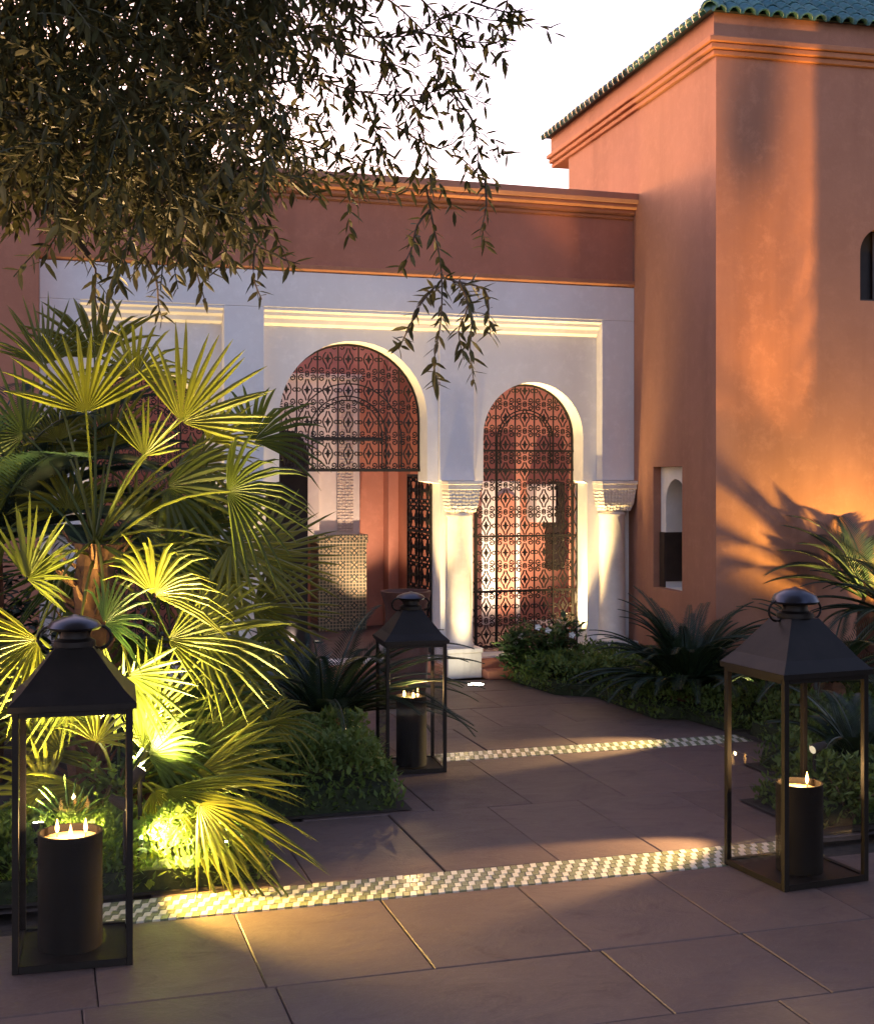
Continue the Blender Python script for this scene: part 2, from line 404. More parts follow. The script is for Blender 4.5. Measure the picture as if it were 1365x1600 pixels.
# ================================================================== ARCADE BUILDING
arc = thing("arcade_building", (FO.x, FO.y, 0), FA, "terracotta arcade with white plaster front, round arches, pale columns and stepped cornice", "building")
I4 = Matrix.Identity(4)
def T(d): return Matrix.Translation((0, d, 0))
def archhole(u0, u1, zs, lo0=None, lo1=None, zb=.15, zi=1.62, k=22):
    r = (u1 - u0) / 2; c = (u0 + u1) / 2
    pts = []
    if lo0 is not None: pts += [(lo0, zb), (lo0, zi), (u0, zi + .02)]
    else: pts += [(u0, zb)]
    arcp = [(c - r * math.cos(PI * i / k), zs + r * 1.0 * math.sin(PI * i / k)) for i in range(k + 1)]
    pts += arcp
    if lo1 is not None: pts += [(u1, zi + .02), (lo1, zi), (lo1, zb)]
    else: pts += [(u1, zb)]
    return pts
BIG = dict(u0=-1.57, u1=-.315, zs=2.17, lo0=-1.68, lo1=-.2)
SML = dict(u0=.185, u1=1.11, zs=2.03, lo0=.09, lo1=1.15)
LFT = dict(u0=-3.06, u1=-2.14, zs=2.06, lo0=-3.10, lo1=-2.05)
wb = MB(); wb.sheet([(-3.44, 0), (1.58, 0), (1.58, 3.33), (-3.44, 3.33)], [archhole(**BIG), archhole(**SML), archhole(**LFT)], T(.12), .26)
wb.build("white_wall", M_white, arc, smooth=30)
fr = MB()
fr.box(-3.43, 1.56, 0, .12, 3.035, 3.328)
fr.box(-3.43, -3.13, 0, .12, 0, 3.035)
fr.box(-2.035, -1.714, 0, .12, 1.645, 3.035)
fr.box(1.235, 1.56, 0, .12, 1.645, 3.035)
fr.build("plaster_frame", M_white, arc, bevel=.006)
pp = MB(); pp.box(-.215, .1, .095, .12, 1.645, 2.92); pp.build("pilaster", M_white, arc, bevel=.006)
for a, b in ((-3.13, -2.035), (-1.714, 1.235)):
    m = MB(); m.prism([(.005, 3.033), (.005, 3.015), (.03, 3.0), (.035, 2.975), (.07, 2.955), (.08, 2.92), (.12, 2.9), (.12, 3.033)], a + .002, b - .002)
    m.build("cove_moulding", M_white, arc, smooth=40)
up = MB(); up.box(-3.43, 1.58, .03, .38, 3.33, 3.97); up.build("upper_wall", M_terra_dark, arc)
for nm, z0, z1, d0 in (("string_moulding", 3.332, 3.385, -.02), ("cornice_moulding", 3.92, 3.955, 0.005), ("cornice_moulding", 3.957, 4.0, -.03), ("cornice_moulding", 4.002, 4.045, -.07), ("cornice_moulding", 4.047, 4.13, -.11)):
    b = MB(); b.prism([(d0, z1), (d0, z0 + (z1 - z0) * .35), (d0 + .02, z0), (.38, z0), (.38, z1)], -3.425, 1.585); b.build(nm, M_trim if z1 < 4.05 else M_terra, arc, bevel=.004)
# columns
def column(u, half, ped_h=.25, dc=.075):
    b = MB(); b.box(u - half * 1.42, u + half * 1.42, dc - half * 1.35, .119, .0, ped_h - .04); b.box(u - half * 1.5, u + half * 1.5, dc - half * 1.45, .119, ped_h - .038, ped_h); b.build("pedestal", M_marble, arc, bevel=.006)
    c = MB(); c.lathe([(half * 1.15, ped_h + .002), (half * 1.18, ped_h + .02), (half * 1.05, ped_h + .04), (half, ped_h + .06), (half * .95, 1.33), (half * 1.04, 1.345), (half * 1.04, 1.365), (half * .96, 1.38)], u, dc, 28); c.build("column", M_marble, arc, smooth=40)
    k = MB()
    k.frustum((half * 1.02, half * 1.02), 0, (half * 1.2, half * 1.2), .06); k.frustum((half * 1.2, half * 1.2), .0605, (half * 1.34, half * 1.3), .185)
    k.v = [(x + u, y + dc, z + 1.382) for x, y, z in k.v]; k.build("capital", M_carved, arc, bevel=.004)
    a = MB(); a.box(u - half * 1.38, u + half * 1.38, dc - half * 1.35, .119, 1.57, 1.612); a.box(u - half * 1.44, u + half * 1.44, dc - half * 1.42, .119, 1.614, 1.643); a.build("abacus", M_marble, arc, bevel=.004)
for u_, h_ in ((-.045, .105), (1.365, .118), (-1.875, .11), (-3.28, .1)): column(u_, h_)
# threshold and steps
b = MB(); b.box(-3.43, 1.58, .39, 4.2, 0, .149); b.build("inner_floor", M_slab, arc)
b = MB(); b.box(.11, 1.15, -.02, .118, 0, .135); b.box(.11, 1.15, -.2, -.022, 0, .07); b.build("threshold_step", M_terra_dark, arc, bevel=.006)
b = MB(); b.box(-1.66, -.22, -.02, .118, 0, .135); b.build("threshold_step", M_terra_dark, arc, bevel=.006)
# inner court seen through the arches
D = 2.3
def rect(nm, mat, x0, x1, y0, y1, d, th=.06, bev=.005):
    u0, z1 = fu(x0, y0, d); u1, _ = fu(x1, y0, d); _, z0 = fu((x0 + x1) / 2, y1, d)
    b = MB(); b.box(u0, u1, d, d + th, max(z0, .152), z1); return b.build(nm, mat, arc, bevel=bev)
b = MB(); b.box(-4.2, 3.0, D + .3, D + .5, .15, 3.75); b.build("court_wall", M_court, arc)
b = MB(); b.box(-4.2, -3.45, .39, D + .3, .15, 3.75); b.build("court_wall", M_court, arc)
rect("court_panel", M_white, 430, 562, 588, 838, D, .28)
rect("panel_coping", M_marble, 426, 566, 582, 592, D - .03, .3)
rect("carved_strip", M_carved, 527, 552, 612, 830, D - .012, .012)
rect("zellige_dado", M_zellige, 497, 573, 838, 1020, D - .06, .34)
rect("dado_border", M_zellige, 495, 575, 836, 849, D - .075, .35)
rect("court_pier", M_court, 607, 640, 560, 1020, D + .1, .2)
rect("court_pier", M_terra_dark, 640, 668, 560, 1020, D - .3, .6)
rect("cream_jamb", M_white, 478, 499, 700, 838, D - .05, .05)
rect("court_panel", M_white, 752, 812, 752, 1015, D, .28)
u0, z1 = fu(776, 772, D - .02); u1, z0 = fu(806, 1015, D - .02)
rect("court_panel", M_white, 838, 868, 757, 816, D, .28)
b = MB()
def archpanel(nm, mat, x0, x1, ytop, ybot, d, th):
    u0, _ = fu(x0, 800, d); u1, _ = fu(x1, 800, d); _, zt = fu((x0 + x1) / 2, ytop, d); _, zb = fu((x0 + x1) / 2, ybot, d)
    r = (u1 - u0) / 2
    b = MB(); b.sheet(archhole(u0, u1, zt - r, zb=max(zb, .153)), [], T(d), th); return b.build(nm, mat, arc)
archpanel("court_niche", M_court, 776, 806, 770, 1015, D - .03, .03)
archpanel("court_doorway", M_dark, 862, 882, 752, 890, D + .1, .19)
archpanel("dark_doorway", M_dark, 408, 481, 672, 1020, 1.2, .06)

left = thing("side_building", fw(-3.45, -.3), FA, "plain dark terracotta wall at the far left beside the white arcade", "building")
b = MB(); b.box(-5.5, 0.012, 0, 3.4, 0, 4.7); b.build("wall", M_terra_dark, left)
b = MB(); b.box(-5.5, .05, -.05, 3.4, 4.702, 4.85); b.build("cornice", M_trim, left, bevel=.01)

# ------------------------------------------------------------------ wrought-iron grilles
def spiral(cx, cz, r0, r1, a0, a1, n):
    return [(cx + (r0 + (r1 - r0) * i / n) * math.cos(a0 + (a1 - a0) * i / n), cz + (r0 + (r1 - r0) * i / n) * math.sin(a0 + (a1 - a0) * i / n)) for i in range(n + 1)]
def cellpolys(w_, h_):
    out = []
    for sg in (-1, 1):
        top = spiral(sg * .29 * w_, .37 * h_, .03 * w_, .17 * w_, 0 if sg > 0 else PI, (PI * 2.75 if sg > 0 else PI - PI * 1.75 - PI) , 9)
        mid = [(sg * .1 * w_, .2 * h_), (sg * .2 * w_, .1 * h_), (sg * .24 * w_, 0), (sg * .2 * w_, -.1 * h_), (sg * .1 * w_, -.2 * h_)]
        top = [(x, z) for x, z in top]
        bot = [(x, -z) for x, z in reversed(top)]
        out.append(top); out.append([(sg * .04 * w_, .34 * h_)] + mid + [(sg * .04 * w_, -.34 * h_)]); out.append(bot)
    return out
IR = .0092
def addpoly(b, poly, dx, dz, d, r=IR, ins=None):
    run = []
    for x, z in poly + [None] if False else poly:
        q = (x + dx, z + dz)
        if ins is None or ins(*q): run.append((q[0], d, q[1]))
        else:
            if len(run) > 1: b.tube(run, r, 4)
            run = []
    if len(run) > 1: b.tube(run, r, 4)
def lozenge(b, x, z, d, a=.016, c=.04):
    n = len(b.v)
    b.v += [(x, d - .008, z + c), (x + a, d - .008, z), (x, d - .008, z - c), (x - a, d - .008, z), (x, d + .008, z + c), (x + a, d + .008, z), (x, d + .008, z - c), (x - a, d + .008, z)]
    b.f += [(n, n + 1, n + 2, n + 3), (n + 4, n + 7, n + 6, n + 5)] + [(n + i, n + (i + 1) % 4, n + 4 + (i + 1) % 4, n + 4 + i) for i in range(4)]
    b.box(x - a * 1.6, x + a * 1.6, d - .006, d + .006, z - .006, z + .006)
def cell(b, x, z, w_, h_, d, ins=None):
    for pl in cellpolys(w_, h_): addpoly(b, pl, x, z, d, IR * .8, ins)
    for sx, sz in ((0, .47), (0, -.47), (.4, 0), (-.4, 0)):
        addpoly(b, [(x_ + sx * w_, z_ + sz * h_) for x_, z_ in spiral(0, 0, .085 * w_, .085 * w_, 0, 2 * PI, 8)], x, z, d, IR * .7, ins)
    if ins is None or ins(x, z): lozenge(b, x, z, d)
def ring(c, zs, r, zb, k=20): return [(c - r, zb)] + [(c - r * math.cos(PI * i / k), zs + r * math.sin(PI * i / k)) for i in range(k + 1)] + [(c + r, zb)]
def barpts(pl, d): return [(x, d, z) for x, z in pl]
def clipv(x, zb, ztop): return [(x, zb), (x, ztop)]
def grille(root, d, A, zb, cw, ch, inner, extra=None, z_inner=None, zrow0=None):
    u0, u1, zs = A['u0'] + .012, A['u1'] - .012, A['zs']; c = (u0 + u1) / 2; r = (u1 - u0) / 2
    def ins(x, z): return u0 <= x <= u1 and z >= zb and (z < zs or (x - c) ** 2 + (z - zs) ** 2 < (r - .01) ** 2)
    f = MB(); f.tube(barpts(ring(c, zs, r, zb), d), .011, 4); f.build("arch_frame", M_iron, root)
    ncol = round((u1 - u0) / cw); cw = (u1 - u0) / ncol
    bars = MB()
    for i in range(1, ncol):
        x = u0 + i * cw; zt = zs + math.sqrt(max(0, r * r - (x - c) ** 2)) - .01
        bars.tube([(x, d, zb), (x, d, zt)], .0075, 4)
    bars.build("upright_bars", M_iron, root)
    z = zb + ch / 2; me = None
    while z < zs + r:
        for i in range(ncol):
            x = u0 + (i + .5) * cw
            corners = [ins(x + a * cw * .45, z + e * ch * .45) for a in (-1, 1) for e in (-1, 1)]
            if all(corners):
                if me is None:
                    b = MB(); cell(b, 0, 0, cw, ch, 0); me = b.mesh("scroll_panel", M_iron)
                inst("scroll_panel", me, root, Matrix.Translation((x, d, z)))
            elif any(corners) or ins(x, z):
                b = MB(); cell(b, x, z, cw, ch, d, ins)
                if b.v: b.build("scroll_panel", M_iron, root)
        z += ch
    for (ci, zi, ri, zbi) in inner:
        f = MB(); f.tube(barpts(ring(ci, zi, ri, zbi), d - .012), .0075, 4); f.build("inner_arch_band", M_iron, root)
    return u0, u1
def hbar(root, x0, x1, z, d, r=.009, nm="rail"):
    b = MB(); b.box(x0, x1, d - r, d + r, z - r, z + r); b.build(nm, M_iron, root)
GD = .33
tr = thing("iron_grille", (FO.x, FO.y, 0), FA, "black scrolled iron fanlight filling the top of the large middle arch", "grille", "scrolled iron grilles in the arches")
cb = (BIG['u0'] + BIG['u1']) / 2
grille(tr, GD, BIG, 1.74, .179, .265, [(cb - .01, 2.02, .30, 1.74), (cb - .01, 2.02, .335, 1.74), (cb, 2.0, .46, 1.74)])
hbar(tr, -1.6, -.29, 1.735, GD, .013); hbar(tr, cb - .3, cb + .3, 1.99, GD - .01, .009); hbar(tr, cb - .3, cb + .3, 2.005, GD - .01, .006)
for nm, A, lab in (("iron_gate", SML, "black scrolled iron gate closing the small right-hand arch beside the orange tower"), ("iron_gate", LFT, "black scrolled iron gate in the left small arch half hidden behind the fan palm")):
    gt = thing(nm, (FO.x, FO.y, 0), FA, lab, "gate", "scrolled iron grilles in the arches")
    c_ = (A['u0'] + A['u1']) / 2
    grille(gt, GD, A, .19, .179, .236, [(c_, 2.0, .235, 1.72), (c_, 2.0, .262, .19)])
    for z in (1.905, 1.74, 1.16, .68, .2): hbar(gt, A['lo0'] + .01, A['lo1'] - .01, z, GD, .009)
    for side in (A['lo0'], A['u1']):
        x0, x1 = (A['lo0'] + .012, A['u0']) if side == A['lo0'] else (A['u1'], A['lo1'] - .005)
        b = MB()
        for x in (x0, x1): b.tube([(x, GD, .19), (x, GD, 1.62)], .008, 4)
        z = .2
        while z < 1.55:
            addpoly(b, [(x0 + (x1 - x0) * (.5 + .48 * math.sin(q / 8 * 2 * PI)), z + .236 * q / 8) for q in range(9)], 0, 0, GD, .006); z += .236
        b.build("side_scrolls", M_iron, gt)
leaf = thing("iron_gate", fw(-.215, GD), FA + R(92), "black scrolled iron gate leaf standing open at the right jamb of the large arch", "gate", "scrolled iron grilles in the arches")
b = MB()
for x in (.01, .31, .61): b.tube([(x, 0, .17), (x, 0, 1.7)], .012, 4)
b.build("stile", M_iron, leaf)
for z in (.18, .68, 1.2, 1.69): hbar(leaf, .01, .61, z, 0, .011)
me = None
bb = MB(); cell(bb, 0, 0, .15, .25, 0); me = bb.mesh("scroll_panel", M_iron)
for i in range(4):
    for j in range(6): inst("scroll_panel", me, leaf, Matrix.Translation((.085 + .15 * i, 0, .31 + .25 * j)))

# ================================================================== TOWER
TA = R(13.8); tu = 1.541
J = fw(tu, 0)
tow = thing("tower_building", (J.x, J.y, 0), TA, "tall orange terracotta corner building with moulded cornice and green tiled roof", "building")
NY, FY = -1.609, 1.697
def TM(rz, x, y): return Matrix.Translation((x, y, 0)) @ Matrix.Rotation(rz, 4, 'Z')
# side wall (plane x=0): sheet x axis runs along -y (from far to near)
sd = MB(); sd.sheet([(0, 0), (FY - NY, 0), (FY - NY, 4.86), (0, 4.86)], [[(FY + .422, .75), (FY + 1.0, .75), (FY + 1.0, 1.762), (FY + .422, 1.762)]], TM(-PI / 2, 0, FY), .3)
sd.v = [(x, y, z) for x, y, z in sd.v]
sd.build("side_wall", M_terra, tow)
# the sheet's thickness runs into the tower
WX0, WX1, WZ0, WZ1 = 1.215, 1.62, 3.05, 3.42
fwm = MB(); fwm.sheet([(.3, 0), (5.0, 0), (5.0, 4.86), (.3, 4.86)], [archhole(WX0, WX1, WZ1, zb=WZ0)], Matrix.Translation((0, NY, 0)), .3)
fwm.build("front_wall", M_terra, tow, smooth=30)
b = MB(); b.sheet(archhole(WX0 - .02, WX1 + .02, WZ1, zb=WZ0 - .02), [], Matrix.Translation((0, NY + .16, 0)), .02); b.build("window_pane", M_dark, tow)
b = MB(); b.box(WX0 + .19, WX0 + .21, NY + .13, NY + .155, WZ0, WZ1 + .19); b.box(WX0, WX1, NY + .13, NY + .155, WZ0, WZ0 + .03); b.box(WX0, WX0 + .03, NY + .13, NY + .155, WZ0, WZ1 + .1); b.build("window_frame", M_wood, tow)
# upper band above the cornice and the cornice itself
b = MB(); b.box(-.035, 5.0, NY - .035, FY + .45, 4.99, 5.2); b.build("frieze_wall", M_terra, tow)
for z0, z1, o_ in ((4.86, 4.9, .03), (4.902, 4.943, .06), (4.945, 4.988, .085)):
    b = MB(); b.box(-o_, 5.0, NY - o_, FY + .45, z0, z1); b.build("cornice_moulding", M_trim, tow, bevel=.008)
# niche window in the side wall
ny0, ny1 = -.422, -1.0
b = MB()
Wn = MB(); Wn.sheet([(0, .752), (.576, .752), (.576, 1.76), (0, 1.76)], [archhole(.10, .50, 1.46, zb=.7545)], TM(-PI / 2, .07, ny0 - .001), .30)
Wn.build("niche_surround", M_white, tow, smooth=30)
b = MB(); b.box(.066, .36, ny0 - .109, ny0 - .102, .803, 1.215); b.box(.055, .069, ny0 - .101, ny0 - .004, .755, 1.215); b.build("niche_dado", M_wood, tow)
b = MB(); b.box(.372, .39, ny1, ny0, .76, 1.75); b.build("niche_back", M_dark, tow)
# roof: hip with glazed barrel tiles
SL = R(38); EV = .05; EZ = 5.12
x0, y0, x1, y1 = -EV - .03, NY - EV - .03, 5.0, FY + .45 + EV
run = 1.7; rz_ = EZ + run * math.tan(SL)
b = MB()
b.v = [(x0, y0, EZ + .055), (x1, y0, EZ + .055), (x1, y1, EZ + .055), (x0, y1, EZ + .055), (x0 + run, y0 + run, rz_), (x1, y0 + run, rz_), (x1, y1 - run, rz_), (x0 + run, y1 - run, rz_)]
b.f = [(3, 2, 1, 0), (0, 1, 5, 4), (0, 4, 7, 3), (3, 7, 6, 2), (4, 5, 6, 7), (1, 2, 6, 5)]
roof = b.build("roof", M_glazed_pan, tow)
def barrel(name, L=.17, r=.058):
    b = MB(); k = 6
    for i, (yy, rr) in enumerate(((0, r), (L, r * .86))):
        for th in (0, .014):
            for j in range(k + 1):
                q = PI * j / k; b.v.append(((rr - th) * math.cos(q), yy, (rr - th) * math.sin(q)))
    m = k + 1
    for j in range(k):
        b.f += [(j, j + 1, 2 * m + j + 1, 2 * m + j), (m + j, m + j + 1, 3 * m + j + 1, 3 * m + j), (j, j + 1, m + j + 1, m + j)]
    return b.mesh(name, M_glazed, True)
bm_ = barrel("roof_tile"); TP = .118; RL = .12
def dup_tile(M): inst("roof_tile", bm_, roof, M)
nt_ = 0
for k in range(0, 20):               # front slope
    for r_ in range(7):
        xx = x0 + .06 + k * TP; dd = r_ * RL
        if xx - x0 < dd * math.cos(SL) - .02: continue
        M = Matrix.Translation((xx, y0 - .03, EZ + .03 + r_ * .002)) @ Matrix.Rotation(SL, 4, 'X') @ Matrix.Translation((random.uniform(-.004, .004), dd, random.uniform(0, .004))) @ Matrix.Rotation(-.05, 4, 'X')
        dup_tile(M); nt_ += 1
for k in range(0, 38):               # side slope
    for r_ in range(3):
        yy = y0 + .06 + k * TP; dd = r_ * RL
        if yy - y0 < dd * math.cos(SL) - .02 or y1 - yy < dd: continue
        M = Matrix.Translation((x0 - .03, yy, EZ + .03 + r_ * .002)) @ Matrix.Rotation(-PI / 2, 4, 'Z') @ Matrix.Rotation(SL, 4, 'X') @ Matrix.Translation((random.uniform(-.004, .004), dd, random.uniform(0, .004))) @ Matrix.Rotation(-.05, 4, 'X')
        dup_tile(M); nt_ += 1
for i in range(5):                   # hip
    M = Matrix.Translation((x0 - .02, y0 - .02, EZ + .05)) @ Matrix.Rotation(-PI / 4, 4, 'Z') @ Matrix.Rotation(math.atan(math.tan(SL) / 1.414), 4, 'X') @ Matrix.Translation((0, i * .14, 0)) @ Matrix.Scale(1.25, 4)
    dup_tile(M)

# ================================================================== LANTERNS
def lantern(loc, rz, s, eave, top, label, burn_r, burn_h, burn_label, boff=(0, 0), flames=3):
    L = thing("floor_lantern", loc, rz, label, "lantern", "dark metal floor lanterns beside the path")
    h = s / 2; pt = .022 * s / .4
    for sx in (-1, 1):
        for sy in (-1, 1):
            b = MB(); b.box(sx * h - pt * (sx > 0), sx * h + pt * (sx < 0), sy * h - pt * (sy > 0), sy * h + pt * (sy < 0), .0, eave - .012); b.build("post", M_lantern, L, bevel=.002)
    b = MB()
    for z0, z1 in ((.002, .026), (eave - .03, eave - .014)):
        for sg in (-1, 1):
            b = MB()
            b.box(-h + pt + .001, h - pt - .001, sg * h - (pt - .002) * (sg > 0), sg * h + (pt - .002) * (sg < 0), z0, z1)
            b.build("rail", M_lantern, L); b = MB()
            b.box(sg * h - (pt - .002) * (sg > 0), sg * h + (pt - .002) * (sg < 0), -h + pt + .001, h - pt - .001, z0, z1); b.build("rail", M_lantern, L)
    b = MB(); b.box(-h + pt, h - pt, -h + pt, h - pt, .012, .02); b.build("base_plate", M_lantern, L)
    for k in range(4):
        b = MB(); b.box(-h + pt, h - pt, -h + .008, -h + .011, .027, eave - .031)
        b.build("glass_pane", M_glass, L, rz=k * PI / 2)
    # roof: eave lip then slightly hollow pyramid
    e = h + .013; zt = eave + (top - eave) * .62; n = h * .33
    b = MB(); b.frustum((e, e), eave - .011, (e, e), eave + .010)
    prof = [(e - .001, eave + .0105), (h * .855, eave + (zt - eave) * .27), (h * .60, eave + (zt - eave) * .62), (n, zt)]
    for (a0, z0), (a1, z1) in zip(prof, prof[1:]): b.frustum((a0, a0), z0, (a1, a1), z1)
    roof_ = b.build("roof", M_lantern, L)
    b = MB(); b.lathe([(n * 1.12, zt + .001), (n * 1.1, zt + .02), (n * .8, zt + .03), (n * .72, zt + .055)], k=20); b.build("neck", M_lantern, roof_, smooth=35)
    z = zt + .056; q = top - z
    b = MB(); b.lathe([(n * .7, z), (n * 1.3, z + .004), (n * 1.45, z + .014), (n * 1.25, z + q * .55), (n * .6, z + q * .85), (n * .3, z + q * .9), (.005, top)], k=24); b.build("cap", M_lcap, roof_, smooth=50)
    for sg in (-1, 1):
        b = MB(); rr = .04 * s / .4
        b.tube([(sg * (n * .85 + rr * .75 + rr * math.cos(a)), 0, zt + .03 + rr * math.sin(a)) for a in [2 * PI * i / 18 for i in range(19)]], .0055, 6); b.build("ring_handle", M_lantern, roof_, smooth=True)
    B = thing("oil_burner", Vector(loc) + Matrix.Rotation(rz, 3, 'Z') @ Vector((boff[0], boff[1], .021)), 0, burn_label, "candle burner", "dark cylinder burners inside the lanterns")
    b = MB(); r = burn_r
    b.lathe([(r, 0), (r, burn_h), (r - .008, burn_h), (r - .008, burn_h - .05)], k=36); b.build("cylinder", M_burner, B, smooth=40)
    b = MB(); b.lathe([(.002, burn_h - .028), (r - .0085, burn_h - .028)], k=30, cap=False); b.build("wax", M_wax, B)
    for i in range(flames):
        a = i * 2.2 + .6; x, y = r * .5 * math.cos(a), r * .5 * math.sin(a)
        b = MB(); b.tube([(x, y, burn_h - .028), (x + .001, y, burn_h - .008)], .002, 5); wk = b.build("wick", M_dark, B)
        b = MB(); b.lathe([(.001, burn_h - .014), (.006, burn_h - .004), (.0075, burn_h + .006), (.004, burn_h + .022), (.0005, burn_h + .038)], x, y, 10); b.build("flame", M_flame, B, smooth=True)
    pl = point((0, 0, burn_h + .03), 1.1, WARM, B, .007)
    return L
# left: front right corner and rotation taken from the photo
def corner_loc(cx_, cy_, rz, s, kx, ky):
    q = Matrix.Rotation(rz, 2) @ Vector((kx * s / 2, ky * s / 2)); return Vector((cx_ - q.x, cy_ - q.y, 0))
fr_ = gnd(208, 1508)
lantern(corner_loc(fr_.x, fr_.y, R(13.8), .40, 1, -1), R(13.8), .40, .90, 1.20, "largest dark lantern at the lower left in front of the lit fan palm", .112, .405, "dark cylinder burner in the lantern before the fan palm, flames near its rim", (-.015, 0))
fr_ = gnd(1225, 1395)
lantern(corner_loc(fr_.x, fr_.y, R(22), .425, -1, -1), R(22), .425, .875, 1.22, "dark lantern at the right turned corner-on beside the tiled strip", .098, .37, "dark cylinder burner in the corner-on lantern at the right, two tall flames", (-.0, -.03), 2)
fr_ = gnd(698, 1207)
lantern(corner_loc(fr_.x, fr_.y, R(12.5), .35, 1, -1), R(12.5), .35, .745, 1.02, "smaller dark lantern in the middle distance standing before the large arch", .088, .40, "dark cylinder burner in the smaller middle lantern", (0, -.02), 3)

# pot behind the middle lantern
P = thing("planter_pot", at(634, 1000, 9.6).xy.to_3d(), 0, "dark flared clay pot behind the middle lantern at the gate", "pot")
b = MB(); b.lathe([(.12, 0), (.155, .15), (.165, .45), (.15, .66), (.155, .74), (.18, .81), (.186, .845), (.165, .845), (.14, .74), (.14, .6)], k=28); b.build("body", M_pot, P, smooth=50)

# ================================================================== LAMPS
def spotlight(loc, target, watts, cone, color, label, lens=M_lens, glow=True):
    S = thing("garden_spotlight", (loc[0], loc[1], 0), 0, label, "garden light", "spotlights on stakes in the beds")
    h = loc[2]
    b = MB(); b.tube([(0, 0, 0), (0, 0, h - .03)], .009, 6); b.build("stake", M_dark, S)
    d = (Vector(target) - Vector(loc)).normalized()
    c = Vector((0, 0, h))
    b = MB(); b.tube([c - d * .07, c - d * .02, c + d * .01], [.016, .024, .026], 14); b.build("housing", M_dark, S, smooth=40)
    b = MB(); b.tube([c + d * .0105, c + d * .013], [.02, .02], 14); b.build("lens", lens, S)
    spot(Vector(loc) + d * .03, target, watts, cone, color, S, .6, .06 if watts == 470 else .03)
# in-ground lamp by the pedestal
gl = gnd(743, 1070)
G_ = thing("ground_light", gl, 0, "round lit lamp set into the paving at the column foot", "ground light")
b = MB(); b.lathe([(.075, -.02), (.075, .004), (.066, .006), (.064, .003)], k=28, cap=False); b.build("rim", M_lcap, G_)
b = MB(); b.lathe([(.0, .004), (.064, .004)], k=28, cap=False); b.build("lens", M_lens2, G_)
spot(gl + Vector((0, 0, .03)), fw(-.04, .0, 1.4), 16, 75, CREAM, G_, .8, .04)

def plain_uplight(u, d, z, tu_, td, tz, watts, cone, color, label):
    q = fw(u, d, z)
    S = thing("ground_light", (q.x, q.y, z), 0, label, "ground light", "small uplights along the arcade")
    b = MB(); b.lathe([(.045, -.05), (.045, .004), (.036, .006)], k=18, cap=False); b.build("rim", M_dark, S)
    b = MB(); b.lathe([(.0, .003), (.036, .003)], k=18, cap=False); b.build("lens", M_lens3, S)
    spot(q + Vector((0, 0, .02)), fw(tu_, td, tz), watts, cone, color, S, .8, .03)
for u_, lb in ((-2.6, "small uplight on the sill of the left arch behind the palms"), (-1.35, "small uplight at the left side of the large arch sill"), (-.5, "small uplight at the right side of the large arch sill"), (.35, "small uplight at the left side of the small right arch sill"), (.95, "small uplight at the right side of the small right arch sill")):
    plain_uplight(u_, .045, .16, u_, .06, 3.0, 58, 56, CREAM, lb)
plain_uplight(1.02, .2, .16, 1.12, .26, 2.2, 26, 70, CREAM, "uplight at the right jamb of the small arch")
plain_uplight(1.6, -.35, .02, 1.62, -.1, .9, 28, 130, WARM, "uplight between the right column and the tower")
plain_uplight(-.95, 1.45, .16, -1.05, 2.2, .7, .6, 70, CREAM, "uplight before the mosaic dado in the court")
plain_uplight(-.3, 1.75, .16, -.38, 2.6, 1.9, 20, 70, PINKW, "added fill lamp brightening the inner court wall")  # fill lamp added in place of skylight in the open court
plain_uplight(-1.25, 1.2, .16, -1.12, 2.3, 2.3, 16, 55, (1.0, .78, .66), "added fill lamp brightening the white panel in the court")  # extra fill lamp, added to lift the dark court
plain_uplight(1.2, 1.5, .16, 1.1, 2.4, 1.8, 38, 120, PINKW, "added fill lamp inside the court behind the right gate")  # fill lamp added to brighten the court seen through the gate

